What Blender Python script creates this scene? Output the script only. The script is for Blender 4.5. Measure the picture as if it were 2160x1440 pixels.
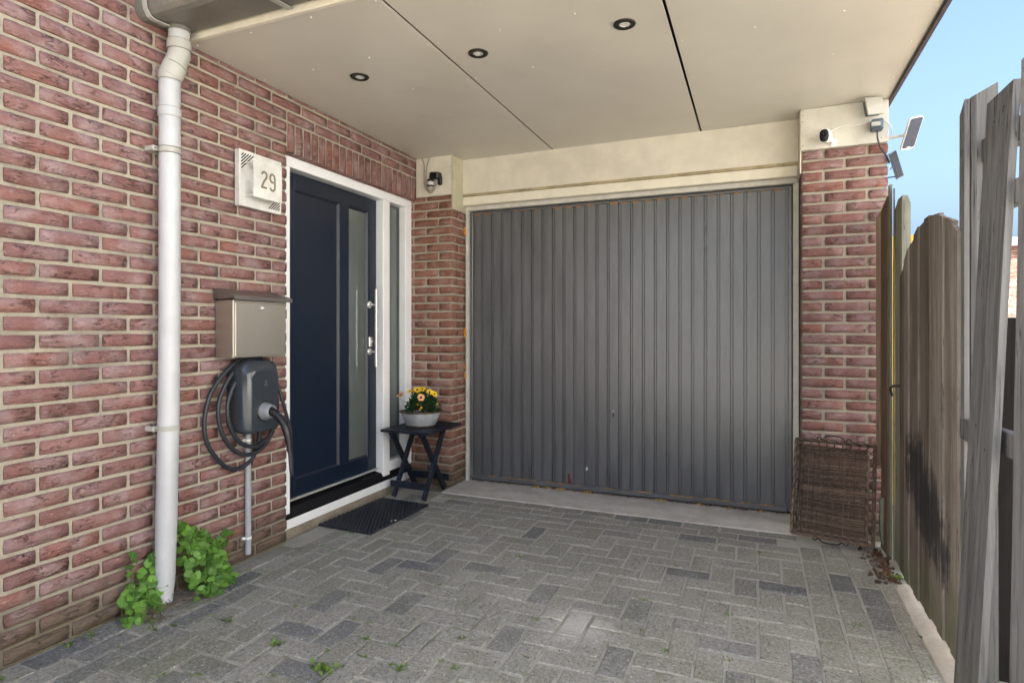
import bpy, bmesh, math, random
from mathutils import Vector, Matrix, Euler
random.seed(29)
R = random.uniform
for o in list(bpy.data.objects):
    bpy.data.objects.remove(o)
SC = bpy.context.scene
C = SC.collection

# ---------------------------------------------------------------- camera
F_PX, U0, V0, YAW, EYE = 1247.0, 1080.0, 695.0, math.radians(22.56), 1.145
cam_d = bpy.data.cameras.new('camera')
cam = bpy.data.objects.new('camera', cam_d)
C.objects.link(cam)
cam.location = (0, 0, EYE)
cam.rotation_euler = (math.pi / 2, 0, YAW)
cam_d.sensor_width = 36
cam_d.lens = F_PX / 2160 * 36
cam_d.shift_y = -(720 - V0) / 2160
cam_d.clip_start = 0.05
cam_d.clip_end = 600
SC.camera = cam

# ---------------------------------------------------------------- light
SUN_EL = math.radians(44)
SUN_AZ = math.atan2(-0.80, -0.60)          # clockwise from +Y
world = bpy.data.worlds.new('World')
SC.world = world
world.use_nodes = True
wn = world.node_tree
sky = wn.nodes.new('ShaderNodeTexSky')
sky.sky_type = 'NISHITA'
sky.sun_disc = False
sky.sun_elevation = SUN_EL
sky.sun_rotation = SUN_AZ
sky.air_density = 1.0
sky.dust_density = 9.0
sky.ozone_density = 1.0
wn.links.new(sky.outputs[0], wn.nodes['Background'].inputs[0])
wn.nodes['Background'].inputs[1].default_value = 0.066
sun_d = bpy.data.lights.new('sun', 'SUN')
sun_d.energy = 5.0
sun_d.angle = math.radians(0.5)
sun_d.color = (1.0, 0.93, 0.84)
sun = bpy.data.objects.new('sun', sun_d)
C.objects.link(sun)
S = Vector((math.sin(SUN_AZ) * math.cos(SUN_EL), math.cos(SUN_AZ) * math.cos(SUN_EL), math.sin(SUN_EL)))
sun.rotation_euler = S.to_track_quat('Z', 'Y').to_euler()
sun.location = (-6, -6, 9)
SC.view_settings.view_transform = 'Standard'
SC.view_settings.look = 'None'
SC.view_settings.gamma = 1.0
SC.view_settings.exposure = 2.86
SC.view_settings.use_curve_mapping = False
SC.cycles.max_bounces = 7
SC.cycles.diffuse_bounces = 5
SC.cycles.glossy_bounces = 3
SC.cycles.caustics_reflective = False
SC.cycles.caustics_refractive = False
SC.view_settings.use_white_balance = True
SC.view_settings.white_balance_temperature = 5600
SC.view_settings.white_balance_tint = 9


# ---------------------------------------------------------------- helpers
def project(p):
    s, c = math.sin(YAW), math.cos(YAW)
    D = -s * p[0] + c * p[1]
    Rr = c * p[0] + s * p[1]
    if D < 0.05:
        return None
    return U0 + F_PX * Rr / D, V0 - F_PX * (p[2] - EYE) / D, D


class MB:
    def __init__(self):
        self.v, self.f, self.s = [], [], []

    def add(self, verts, faces, M=None, smooth=False):
        n = len(self.v)
        for p in verts:
            p = Vector(p)
            self.v.append(M @ p if M else p)
        for f in faces:
            self.f.append([i + n for i in f])
            self.s.append(smooth)
        return self

    def box(self, a, b, c=0.0, M=None):
        (x0, y0, z0), (x1, y1, z1) = a, b
        if c <= 0:
            V = [(x0, y0, z0), (x1, y0, z0), (x1, y1, z0), (x0, y1, z0), (x0, y0, z1), (x1, y0, z1), (x1, y1, z1), (x0, y1, z1)]
            return self.add(V, [(0, 3, 2, 1), (4, 5, 6, 7), (0, 1, 5, 4), (1, 2, 6, 5), (2, 3, 7, 6), (3, 0, 4, 7)], M)
        bm = bmesh.new()
        bmesh.ops.create_cube(bm, size=1)
        for v in bm.verts:
            v.co = Vector(((x0 + x1) / 2 + v.co.x * (x1 - x0), (y0 + y1) / 2 + v.co.y * (y1 - y0), (z0 + z1) / 2 + v.co.z * (z1 - z0)))
        bmesh.ops.bevel(bm, geom=bm.edges[:], offset=c, segments=1, affect='EDGES')
        self.bm(bm, M)
        return self

    def bm(self, bm, M=None, smooth=False):
        bm.verts.index_update()
        self.add([v.co.copy() for v in bm.verts], [[v.index for v in f.verts] for f in bm.faces], M, smooth)
        bm.free()

    def tube(self, path, r, n=8, closed=False, caps=True, M=None):
        path = [Vector(p) for p in path]
        m = len(path)
        rr = r if isinstance(r, (list, tuple)) else [r] * m
        V, Fc = [], []
        up = None
        for i, p in enumerate(path):
            if closed:
                t = path[(i + 1) % m] - path[i - 1]
            else:
                t = path[min(i + 1, m - 1)] - path[max(i - 1, 0)]
            t = t.normalized() if t.length > 1e-9 else Vector((0, 0, 1))
            if up is None:
                up = Vector((0, 0, 1)) if abs(t.z) < 0.9 else Vector((1, 0, 0))
            side = t.cross(up)
            if side.length < 1e-6:
                side = t.cross(Vector((0.3, 1, 0.2)))
            side.normalize()
            up = side.cross(t).normalized()
            for k in range(n):
                a = 2 * math.pi * k / n
                V.append(p + side * math.cos(a) * rr[i] + up * math.sin(a) * rr[i])
        for i in range(m if closed else m - 1):
            j = (i + 1) % m
            for k in range(n):
                k2 = (k + 1) % n
                Fc.append((i * n + k, i * n + k2, j * n + k2, j * n + k))
        self.add(V, Fc, M, True)
        if caps and not closed:
            self.add(V[:n], [tuple(range(n))[::-1]], M)
            self.add(V[-n:], [tuple(range(n))], M)
        return self

    def lathe(self, prof, M=None, n=24, sx=1, sy=1, smooth=True):
        V, Fc = [], []
        for r, z in prof:
            for k in range(n):
                a = 2 * math.pi * k / n
                V.append((r * sx * math.cos(a), r * sy * math.sin(a), z))
        for i in range(len(prof) - 1):
            for k in range(n):
                k2 = (k + 1) % n
                Fc.append((i * n + k, i * n + k2, (i + 1) * n + k2, (i + 1) * n + k))
        return self.add(V, Fc, M, smooth)

    def prism(self, poly, h, M=None):
        """poly: 2-D outline in local XY (counter-clockwise), thick from 0 to h along local Z."""
        n = len(poly)
        V = [(x, y, 0) for x, y in poly] + [(x, y, h) for x, y in poly]
        Fc = [tuple(range(n))[::-1], tuple(range(n, 2 * n))]
        for i in range(n):
            j = (i + 1) % n
            Fc.append((i, j, n + j, n + i))
        return self.add(V, Fc, M)

    def stroke(self, path, w, h, M=None):
        """flat letter stroke of width w and thickness h along a 2-D path."""
        P = [Vector((x, y)) for x, y in path]
        L, Rr = [], []
        for i, p in enumerate(P):
            d0 = (P[i] - P[i - 1]).normalized() if i > 0 else (P[1] - P[0]).normalized()
            d1 = (P[i + 1] - P[i]).normalized() if i < len(P) - 1 else d0
            d = (d0 + d1).normalized()
            q = Vector((-d.y, d.x))
            k = w / 2 / max(0.5, q.dot(Vector((-d0.y, d0.x))))
            L.append(p + q * k)
            Rr.append(p - q * k)
        n = len(P)
        V = [(p.x, p.y, 0) for p in L] + [(p.x, p.y, 0) for p in Rr] + [(p.x, p.y, h) for p in L] + [(p.x, p.y, h) for p in Rr]
        Fc = []
        for i in range(n - 1):
            Fc.append((2 * n + i, 3 * n + i, 3 * n + i + 1, 2 * n + i + 1))
            Fc.append((i, i + 1, n + i + 1, n + i))
            Fc.append((i, 2 * n + i, 2 * n + i + 1, i + 1))
            Fc.append((n + i, n + i + 1, 3 * n + i + 1, 3 * n + i))
        Fc.append((0, n, 3 * n, 2 * n))
        Fc.append((n - 1, 3 * n - 1, 4 * n - 1, 2 * n - 1)[::-1])
        return self.add(V, Fc, M)

    def mesh(self, name):
        me = bpy.data.meshes.new(name)
        me.from_pydata([tuple(v) for v in self.v], [], self.f)
        me.polygons.foreach_set('use_smooth', self.s)
        me.update()
        return me

    def build(self, name, mat, parent=None):
        return link(name, self.mesh(name), mat, parent)


def link(name, me, mat, parent=None):
    if mat is not None and len(me.materials) == 0:
        me.materials.append(mat)
    o = bpy.data.objects.new(name, me)
    C.objects.link(o)
    adopt(o, parent)
    return o


def adopt(o, parent):
    if parent is not None:
        o.parent = parent
        t = parent.location if parent.type == 'EMPTY' else Vector((0, 0, 0))
        o.matrix_parent_inverse = Matrix.Translation(-t)


def tag(o, label=None, cat=None, group=None, kind=None):
    for k, v in (('label', label), ('category', cat), ('group', group), ('kind', kind)):
        if v:
            o[k] = v
    return o


def thing(name, label, cat, loc=(0, 0, 0), group=None):
    o = bpy.data.objects.new(name, None)
    o.empty_display_size = 0.05
    C.objects.link(o)
    o.location = loc
    return tag(o, label, cat, group)


def frame(origin, ax, ay):
    ax = Vector(ax).normalized()
    az = ax.cross(Vector(ay)).normalized()
    ay = az.cross(ax)
    M = Matrix.Identity(4)
    for i in range(3):
        M[i][0], M[i][1], M[i][2], M[i][3] = ax[i], ay[i], az[i], origin[i]
    return M


def arc(c, r, a0, a1, n=8, ry=None):
    ry = ry or r
    return [(c[0] + r * math.cos(math.radians(a0 + (a1 - a0) * i / n)), c[1] + ry * math.sin(math.radians(a0 + (a1 - a0) * i / n))) for i in range(n + 1)]


def bez(P, n=24):
    """Catmull-Rom through the points."""
    P = [Vector(p) for p in P]
    Q = [P[0] * 2 - P[1]] + P + [P[-1] * 2 - P[-2]]
    out = []
    per = max(2, n // (len(P) - 1))
    for i in range(1, len(Q) - 2):
        for k in range(per):
            t = k / per
            a, b, c, d = Q[i - 1], Q[i], Q[i + 1], Q[i + 2]
            out.append(0.5 * ((2 * b) + (c - a) * t + (2 * a - 5 * b + 4 * c - d) * t * t + (3 * b - a - 3 * c + d) * t ** 3))
    out.append(P[-1])
    return out


# ---------------------------------------------------------------- materials
def newmat(name):
    m = bpy.data.materials.new(name)
    m.use_nodes = True
    return m, m.node_tree, m.node_tree.nodes['Principled BSDF']


def nd(nt, typ, ins=None, **props):
    n = nt.nodes.new(typ)
    for k, v in props.items():
        setattr(n, k, v)
    for k, v in (ins or {}).items():
        s = n.inputs[k]
        if isinstance(v, bpy.types.NodeSocket):
            nt.links.new(v, s)
        else:
            s.default_value = v
    return n


def col(c):
    return (c[0], c[1], c[2], 1)


def mix(nt, fac, a, b, blend='MIX'):
    n = nt.nodes.new('ShaderNodeMix')
    n.data_type = 'RGBA'
    n.blend_type = blend
    for i, v in ((0, fac), (6, a), (7, b)):
        if isinstance(v, bpy.types.NodeSocket):
            nt.links.new(v, n.inputs[i])
        elif i == 0:
            n.inputs[0].default_value = v
        else:
            n.inputs[i].default_value = col(v)
    return n.outputs[2]


def math_(nt, op, a, b=0.0, clamp=False):
    n = nd(nt, 'ShaderNodeMath', {0: a, 1: b}, operation=op)
    n.use_clamp = clamp
    return n.outputs[0]


def smooth(nt, v, lo, hi):
    n = nd(nt, 'ShaderNodeMapRange', {'Value': v, 'From Min': lo, 'From Max': hi})
    n.interpolation_type = 'SMOOTHSTEP'
    return n.outputs['Result']


def ramp(nt, fac, stops):
    n = nt.nodes.new('ShaderNodeValToRGB')
    nt.links.new(fac, n.inputs[0])
    e = n.color_ramp.elements
    while len(e) < len(stops):
        e.new(0.5)
    for i, (p, c) in enumerate(stops):
        e[i].position = p
        e[i].color = col(c)
    return n.outputs[0]


def objvec(nt, scale=(1, 1, 1), rnd=True, space='Object'):
    tc = nt.nodes.new('ShaderNodeTexCoord')
    v = tc.outputs[space]
    if rnd:
        oi = nt.nodes.new('ShaderNodeObjectInfo')
        off = nd(nt, 'ShaderNodeVectorMath', {0: oi.outputs['Random'], 1: (37.0, 53.0, 71.0)}, operation='MULTIPLY').outputs[0]
        v = nd(nt, 'ShaderNodeVectorMath', {0: v, 1: off}, operation='ADD').outputs[0]
    if scale != (1, 1, 1):
        v = nd(nt, 'ShaderNodeVectorMath', {0: v, 1: scale}, operation='MULTIPLY').outputs[0]
    return v


def noise(nt, vec, scale, detail=3.0, rough=0.55, dist=0.0):
    return nd(nt, 'ShaderNodeTexNoise', {'Vector': vec, 'Scale': scale, 'Detail': detail, 'Roughness': rough, 'Distortion': dist}).outputs['Fac']


def bump(nt, bsdf, h, strength=0.5, dist=0.002):
    n = nd(nt, 'ShaderNodeBump', {'Height': h, 'Strength': strength, 'Distance': dist})
    nt.links.new(n.outputs[0], bsdf.inputs['Normal'])


def setc(nt, bsdf, c, rough=0.6, metal=0.0, spec=0.5):
    if isinstance(c, bpy.types.NodeSocket):
        nt.links.new(c, bsdf.inputs['Base Color'])
    else:
        bsdf.inputs['Base Color'].default_value = col(c)
    if isinstance(rough, bpy.types.NodeSocket):
        nt.links.new(rough, bsdf.inputs['Roughness'])
    else:
        bsdf.inputs['Roughness'].default_value = rough
    bsdf.inputs['Metallic'].default_value = metal
    bsdf.inputs['Specular IOR Level'].default_value = spec


def paint(name, c, rough=0.45, metal=0.0, var=0.06, grime=0.0, gcol=(0.12, 0.10, 0.07), bs=0.15, scale=9.0, spec=0.5, rnd=False):
    m, nt, b = newmat(name)
    v = objvec(nt, rnd=rnd)
    n1 = noise(nt, v, scale, 5, 0.6)
    n2 = noise(nt, v, scale * 14, 3, 0.6)
    dark = tuple(x * (1 - var * 2.5) for x in c)
    lite = tuple(min(1, x * (1 + var)) for x in c)
    k = mix(nt, smooth(nt, n1, 0.3, 0.7), dark, lite)
    k = mix(nt, math_(nt, 'MULTIPLY', smooth(nt, n2, 0.45, 0.8), var * 2), k, dark)
    if grime > 0:
        g = math_(nt, 'MULTIPLY', smooth(nt, noise(nt, v, scale * 2.3, 8, 0.7, 0.6), 0.55, 0.75), grime)
        k = mix(nt, g, k, gcol)
    rr = math_(nt, 'ADD', math_(nt, 'MULTIPLY', n1, 0.2), rough - 0.1)
    setc(nt, b, k, rr, metal, spec)
    bump(nt, b, math_(nt, 'ADD', n2, math_(nt, 'MULTIPLY', n1, 0.6)), bs, 0.0015)
    return m


def brick_mat(name, stops, bloom=(0.38, 0.285, 0.28), dirt=True):
    m, nt, b = newmat(name)
    oi = nt.nodes.new('ShaderNodeObjectInfo')
    at = nd(nt, 'ShaderNodeAttribute', attribute_name='rnd')
    rn = math_(nt, 'FRACT', math_(nt, 'ADD', oi.outputs['Random'], at.outputs['Fac']))
    v = objvec(nt)
    base = ramp(nt, rn, stops)
    warp = nd(nt, 'ShaderNodeTexNoise', {'Vector': v, 'Scale': 24.0, 'Detail': 3.0})
    wv = nd(nt, 'ShaderNodeVectorMath', {0: warp.outputs['Color'], 1: (0.035, 0.035, 0.03)}, operation='MULTIPLY').outputs[0]
    vw = nd(nt, 'ShaderNodeVectorMath', {0: v, 1: wv}, operation='ADD').outputs[0]
    vs = nd(nt, 'ShaderNodeVectorMath', {0: vw, 1: (13, 13, 46)}, operation='MULTIPLY').outputs[0]
    cn = math_(nt, 'ABSOLUTE', math_(nt, 'SUBTRACT', noise(nt, vs, 1.0, 4, 0.62), 0.5))
    nl = noise(nt, v, 9, 4, 0.6)
    mask = smooth(nt, noise(nt, v, 12, 2, 0.6), 0.47, 0.6)
    crack = math_(nt, 'MULTIPLY', smooth(nt, cn, 0.015, 0.003), mask, True)
    nf = noise(nt, v, 95, 5, 0.8)
    nff = noise(nt, v, 260, 3, 0.6)
    k = mix(nt, math_(nt, 'MULTIPLY', smooth(nt, nl, 0.42, 0.70), 0.62), base, bloom)
    k = mix(nt, math_(nt, 'MULTIPLY', smooth(nt, nf, 0.52, 0.75), 0.35), k, (0.15, 0.068, 0.058))
    k = mix(nt, math_(nt, 'MULTIPLY', smooth(nt, nff, 0.62, 0.72), 0.5), k, (0.55, 0.45, 0.42))
    streak = noise(nt, nd(nt, 'ShaderNodeVectorMath', {0: vw, 1: (38, 38, 120)}, operation='MULTIPLY').outputs[0], 1.0, 3, 0.65)
    k = mix(nt, math_(nt, 'MULTIPLY', smooth(nt, streak, 0.6, 0.74), 0.5), k, (0.52, 0.43, 0.42))
    k = mix(nt, math_(nt, 'MULTIPLY', smooth(nt, streak, 0.40, 0.28), 0.4), k, (0.09, 0.045, 0.04))
    k = mix(nt, math_(nt, 'MULTIPLY', crack, 0.75), k, (0.045, 0.028, 0.025))
    if dirt:
        ge = nt.nodes.new('ShaderNodeNewGeometry')
        z = nd(nt, 'ShaderNodeSeparateXYZ', {0: ge.outputs['Position']}).outputs[2]
        wnz = noise(nt, ge.outputs['Position'], 7, 5, 0.6)
        d = math_(nt, 'MULTIPLY', smooth(nt, math_(nt, 'ADD', z, math_(nt, 'MULTIPLY', wnz, 0.2)), 0.38, 0.12), 0.85)
        k = mix(nt, d, k, (0.115, 0.095, 0.06))
    setc(nt, b, k, 0.86, 0, 0.25)
    h = math_(nt, 'ADD', math_(nt, 'MULTIPLY', nf, 0.7), math_(nt, 'MULTIPLY', nff, 0.25))
    h = math_(nt, 'SUBTRACT', h, math_(nt, 'MULTIPLY', crack, 1.3))
    h = math_(nt, 'ADD', h, math_(nt, 'MULTIPLY', streak, 1.3))
    bump(nt, b, h, 1.0, 0.006)
    return m


BR = [(0.0, (0.185, 0.092, 0.08)), (0.15, (0.24, 0.118, 0.10)), (0.35, (0.275, 0.145, 0.126)), (0.5, (0.215, 0.108, 0.10)), (0.65, (0.25, 0.138, 0.122)),
      (0.82, (0.28, 0.124, 0.095)), (1.0, (0.235, 0.122, 0.113))]
M_BRICK = brick_mat('red_brick', BR)
BR_WARM = [(0.0, (0.215, 0.095, 0.064)), (0.3, (0.28, 0.13, 0.088)), (0.6, (0.245, 0.108, 0.074)), (1.0, (0.31, 0.15, 0.105))]  # brick tinted orange to carry the warm light under the canopy
M_BRICKWARM = brick_mat('warm_light_brick', BR_WARM, (0.40, 0.27, 0.23))


def mortar_mat():
    m, nt, b = newmat('mortar')
    ge = nt.nodes.new('ShaderNodeNewGeometry')
    v = ge.outputs['Position']
    n1 = noise(nt, v, 3.2, 5, 0.65)
    n2 = noise(nt, v, 210, 4, 0.7)
    n3 = noise(nt, v, 55, 3, 0.6)
    k = ramp(nt, n1, [(0.30, (0.29, 0.265, 0.22)), (0.46, (0.44, 0.395, 0.31)), (0.7, (0.51, 0.455, 0.355))])
    k = mix(nt, math_(nt, 'MULTIPLY', smooth(nt, n2, 0.5, 0.75), 0.55), k, (0.22, 0.19, 0.15))
    k = mix(nt, math_(nt, 'MULTIPLY', smooth(nt, n2, 0.45, 0.25), 0.5), k, (0.66, 0.60, 0.48))
    z = nd(nt, 'ShaderNodeSeparateXYZ', {0: v}).outputs[2]
    d = math_(nt, 'MULTIPLY', smooth(nt, math_(nt, 'ADD', z, math_(nt, 'MULTIPLY', n1, 0.2)), 0.38, 0.12), 0.8)
    k = mix(nt, d, k, (0.15, 0.125, 0.08))
    setc(nt, b, k, 0.95, 0, 0.15)
    bump(nt, b, math_(nt, 'ADD', n2, n3), 1.0, 0.006)
    return m


M_MORTAR = mortar_mat()


def paver_mat():
    m, nt, b = newmat('concrete_paver')
    oi = nt.nodes.new('ShaderNodeObjectInfo')
    at = nd(nt, 'ShaderNodeAttribute', attribute_name='rnd')
    rn = math_(nt, 'FRACT', math_(nt, 'ADD', oi.outputs['Random'], at.outputs['Fac']))
    v = objvec(nt)
    ge = nt.nodes.new('ShaderNodeNewGeometry')
    pos = ge.outputs['Position']
    k = ramp(nt, rn, [(0.0, (0.225, 0.217, 0.178)), (0.3, (0.30, 0.29, 0.245)), (0.55, (0.255, 0.246, 0.208)), (0.78, (0.285, 0.277, 0.235)), (0.86, (0.18, 0.178, 0.163)), (0.94, (0.145, 0.146, 0.145)), (1.0, (0.115, 0.118, 0.124))])
    big = noise(nt, pos, 1.5, 5, 0.6)
    k = mix(nt, math_(nt, 'MULTIPLY', smooth(nt, big, 0.40, 0.66), 0.5), k, (0.37, 0.355, 0.305))
    grn = noise(nt, pos, 2.3, 5, 0.65)
    sy = nd(nt, 'ShaderNodeSeparateXYZ', {0: pos}).outputs[1]
    gm = math_(nt, 'MULTIPLY', math_(nt, 'MULTIPLY', smooth(nt, grn, 0.42, 0.66), smooth(nt, sy, 3.3, 1.7)), 0.65)
    k = mix(nt, gm, k, (0.165, 0.168, 0.105))
    n2 = noise(nt, v, 85, 5, 0.85)
    n3 = noise(nt, v, 55, 5, 0.7)
    k = mix(nt, math_(nt, 'MULTIPLY', smooth(nt, n2, 0.5, 0.64), 0.8), k, (0.075, 0.073, 0.062))
    k = mix(nt, math_(nt, 'MULTIPLY', smooth(nt, n2, 0.47, 0.36), 0.6), k, (0.47, 0.46, 0.40))
    vor = nd(nt, 'ShaderNodeTexVoronoi', {'Vector': v, 'Scale': 62.0, 'Randomness': 1.0})
    pick = nd(nt, 'ShaderNodeSeparateColor', {0: vor.outputs['Color']})
    sp = math_(nt, 'MULTIPLY', smooth(nt, vor.outputs['Distance'], 0.26, 0.14), smooth(nt, pick.outputs[0], 0.62, 0.98))
    k = mix(nt, math_(nt, 'MULTIPLY', sp, 0.8), k, (0.56, 0.545, 0.50))
    sp2 = math_(nt, 'MULTIPLY', smooth(nt, vor.outputs['Distance'], 0.24, 0.14), smooth(nt, pick.outputs[1], 0.80, 0.95))
    k = mix(nt, math_(nt, 'MULTIPLY', sp2, 0.8), k, (0.04, 0.037, 0.032))
    k = mix(nt, math_(nt, 'MULTIPLY', smooth(nt, n3, 0.55, 0.75), 0.3), k, (0.40, 0.38, 0.33))
    dp = nd(nt, 'ShaderNodeVectorMath', {0: pos, 1: (-0.64, 2.21, 0.0)}, operation='DISTANCE').outputs['Value']
    dp = math_(nt, 'ADD', dp, math_(nt, 'MULTIPLY', math_(nt, 'SUBTRACT', noise(nt, pos, 16, 4, 0.6), 0.5), 0.2))
    k = mix(nt, math_(nt, 'MULTIPLY', smooth(nt, dp, 0.19, 0.02), 0.5), k, (0.62, 0.60, 0.54))
    setc(nt, b, k, 0.88, 0, 0.3)
    bump(nt, b, math_(nt, 'ADD', n2, math_(nt, 'MULTIPLY', n3, 1.4)), 0.9, 0.003)
    return m


M_PAVER = paver_mat()


def sand_mat():
    m, nt, b = newmat('joint_sand')
    v = nt.nodes.new('ShaderNodeNewGeometry').outputs['Position']
    n1 = noise(nt, v, 5, 5, 0.65)
    n2 = noise(nt, v, 260, 4, 0.7)
    k = ramp(nt, n2, [(0.3, (0.24, 0.225, 0.19)), (0.5, (0.42, 0.40, 0.345)), (0.75, (0.54, 0.52, 0.46))])
    sy = nd(nt, 'ShaderNodeSeparateXYZ', {0: v}).outputs[1]
    g = math_(nt, 'MULTIPLY', smooth(nt, n1, 0.46, 0.62), smooth(nt, sy, 3.0, 1.7))
    k = mix(nt, math_(nt, 'MULTIPLY', g, 0.7), k, (0.12, 0.135, 0.055))
    setc(nt, b, k, 0.95, 0, 0.2)
    bump(nt, b, math_(nt, 'ADD', n2, n1), 1.0, 0.006)
    return m


M_SAND = sand_mat()


def concrete_mat(name, a, bcol, rough=0.92):
    m, nt, b = newmat(name)
    v = nt.nodes.new('ShaderNodeNewGeometry').outputs['Position']
    n1 = noise(nt, v, 6, 6, 0.65)
    n2 = noise(nt, v, 240, 4, 0.7)
    n3 = noise(nt, v, 30, 4, 0.7)
    k = mix(nt, smooth(nt, n1, 0.35, 0.68), a, bcol)
    k = mix(nt, math_(nt, 'MULTIPLY', smooth(nt, n2, 0.55, 0.72), 0.55), k, tuple(x * 0.35 for x in a))
    k = mix(nt, math_(nt, 'MULTIPLY', smooth(nt, n3, 0.55, 0.75), 0.4), k, tuple(x * 0.6 for x in a))
    setc(nt, b, k, rough, 0, 0.25)
    bump(nt, b, math_(nt, 'ADD', n2, math_(nt, 'MULTIPLY', n3, 1.5)), 0.9, 0.004)
    return m


M_CONC = concrete_mat('pale_concrete', (0.46, 0.435, 0.385), (0.60, 0.575, 0.52))
M_KERB = concrete_mat('kerb_concrete', (0.50, 0.46, 0.38), (0.66, 0.62, 0.54))
M_STEP = concrete_mat('step_concrete', (0.24, 0.2, 0.15), (0.36, 0.32, 0.25))
M_SOIL = concrete_mat('dark_soil', (0.055, 0.042, 0.032), (0.10, 0.075, 0.055))
M_GROUND = concrete_mat('ground_grit', (0.30, 0.27, 0.21), (0.38, 0.345, 0.27))
M_LINTEL = concrete_mat('dark_lintel', (0.10, 0.06, 0.045), (0.14, 0.09, 0.07))


def wood_mat(name, stops, stain=None, algae=0.0, gscale=1.0):
    m, nt, b = newmat(name)
    v = objvec(nt, (38 * gscale, 38 * gscale, 1.6))
    vv = objvec(nt, (120 * gscale, 120 * gscale, 3.0))
    g1 = noise(nt, v, 1.0, 5, 0.65, 0.7)
    g2 = noise(nt, vv, 1.0, 4, 0.7)
    oi = nt.nodes.new('ShaderNodeObjectInfo')
    f = math_(nt, 'ADD', math_(nt, 'MULTIPLY', g1, 0.75), math_(nt, 'MULTIPLY', oi.outputs['Random'], 0.28))
    k = ramp(nt, f, stops)
    k = mix(nt, math_(nt, 'MULTIPLY', smooth(nt, g2, 0.56, 0.72), 0.65), k, tuple(x * 0.28 for x in stops[0][1]))
    sp_ = math_(nt, 'ABSOLUTE', math_(nt, 'SUBTRACT', noise(nt, objvec(nt, (30, 30, 0.9)), 1.0, 4, 0.6), 0.5))
    split = math_(nt, 'MULTIPLY', smooth(nt, sp_, 0.012, 0.003), smooth(nt, noise(nt, objvec(nt, (6, 6, 2.5)), 1.0, 2, 0.5), 0.48, 0.58))
    k = mix(nt, math_(nt, 'MULTIPLY', split, 0.85), k, (0.018, 0.015, 0.012))
    pos = nt.nodes.new('ShaderNodeNewGeometry').outputs['Position']
    blotch = noise(nt, pos, 6, 5, 0.6)
    k = mix(nt, math_(nt, 'MULTIPLY', smooth(nt, blotch, 0.5, 0.72), 0.35), k, tuple(x * 0.6 for x in stops[1][1]))
    sx = nd(nt, 'ShaderNodeSeparateXYZ', {0: pos})
    if algae > 0:
        a = math_(nt, 'MULTIPLY', math_(nt, 'MULTIPLY', smooth(nt, math_(nt, 'ADD', sx.outputs[2], math_(nt, 'MULTIPLY', blotch, 0.5)), 0.62, 0.25), smooth(nt, g1, 0.35, 0.6)), algae)
        k = mix(nt, a, k, (0.10, 0.115, 0.05))
    if stain:
        cy, cz, ry, rz, sl = stain
        dy = math_(nt, 'SUBTRACT', sx.outputs[1], cy)
        dz = math_(nt, 'SUBTRACT', math_(nt, 'SUBTRACT', sx.outputs[2], cz), math_(nt, 'MULTIPLY', dy, sl))
        q = math_(nt, 'ADD', math_(nt, 'POWER', math_(nt, 'ABSOLUTE', math_(nt, 'DIVIDE', dy, ry)), 2.0), math_(nt, 'POWER', math_(nt, 'ABSOLUTE', math_(nt, 'DIVIDE', dz, rz)), 2.0))
        q = math_(nt, 'ADD', q, math_(nt, 'MULTIPLY', math_(nt, 'SUBTRACT', g1, 0.5), 3.2))
        q = math_(nt, 'ADD', q, math_(nt, 'MULTIPLY', math_(nt, 'SUBTRACT', noise(nt, pos, 14, 4, 0.6), 0.5), 1.8))
        k = mix(nt, math_(nt, 'MULTIPLY', smooth(nt, q, 1.2, 0.35), 0.85), k, (0.013, 0.014, 0.018))
    setc(nt, b, k, 0.85, 0, 0.25)
    bump(nt, b, math_(nt, 'ADD', g1, math_(nt, 'MULTIPLY', g2, 0.6)), 0.8, 0.004)
    return m


M_WGREY = wood_mat('silver_grey_wood', [(0.25, (0.07, 0.069, 0.068)), (0.5, (0.155, 0.152, 0.15)), (0.8, (0.235, 0.232, 0.228))], algae=0.35)
M_WGATE = wood_mat('weathered_gate_wood', [(0.25, (0.06, 0.047, 0.036)), (0.5, (0.18, 0.155, 0.126)), (0.8, (0.35, 0.32, 0.28))], stain=(2.80, 0.47, 0.34, 0.20, 0.45), algae=0.8)
M_WBROWN = wood_mat('brown_stained_wood', [(0.25, (0.045, 0.028, 0.018)), (0.5, (0.12, 0.08, 0.052)), (0.8, (0.19, 0.135, 0.09))])
M_WMOSS = wood_mat('greenish_post_wood', [(0.25, (0.10, 0.10, 0.07)), (0.5, (0.20, 0.20, 0.15)), (0.8, (0.31, 0.31, 0.25))], algae=0.6)
M_SUNYELLOW = wood_mat('sunlight_yellow_wood', [(0.25, (0.62, 0.40, 0.07)), (0.5, (0.72, 0.48, 0.11)), (0.8, (0.78, 0.56, 0.16))])  # yellow stands in for sunlight on what lies beyond the gap
M_BLACKW = wood_mat('blue_black_painted_wood', [(0.25, (0.006, 0.008, 0.014)), (0.5, (0.010, 0.013, 0.024)), (0.8, (0.018, 0.022, 0.036))])
M_GAPSHADE = wood_mat('gap_shade_wood', [(0.25, (0.004, 0.003, 0.003)), (0.5, (0.010, 0.008, 0.007)), (0.8, (0.018, 0.014, 0.012))])  # near-black colour stands in for the deep shade behind the fence gap
M_BLACKW.node_tree.nodes['Principled BSDF'].inputs['Roughness'].default_value = 0.5

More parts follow.
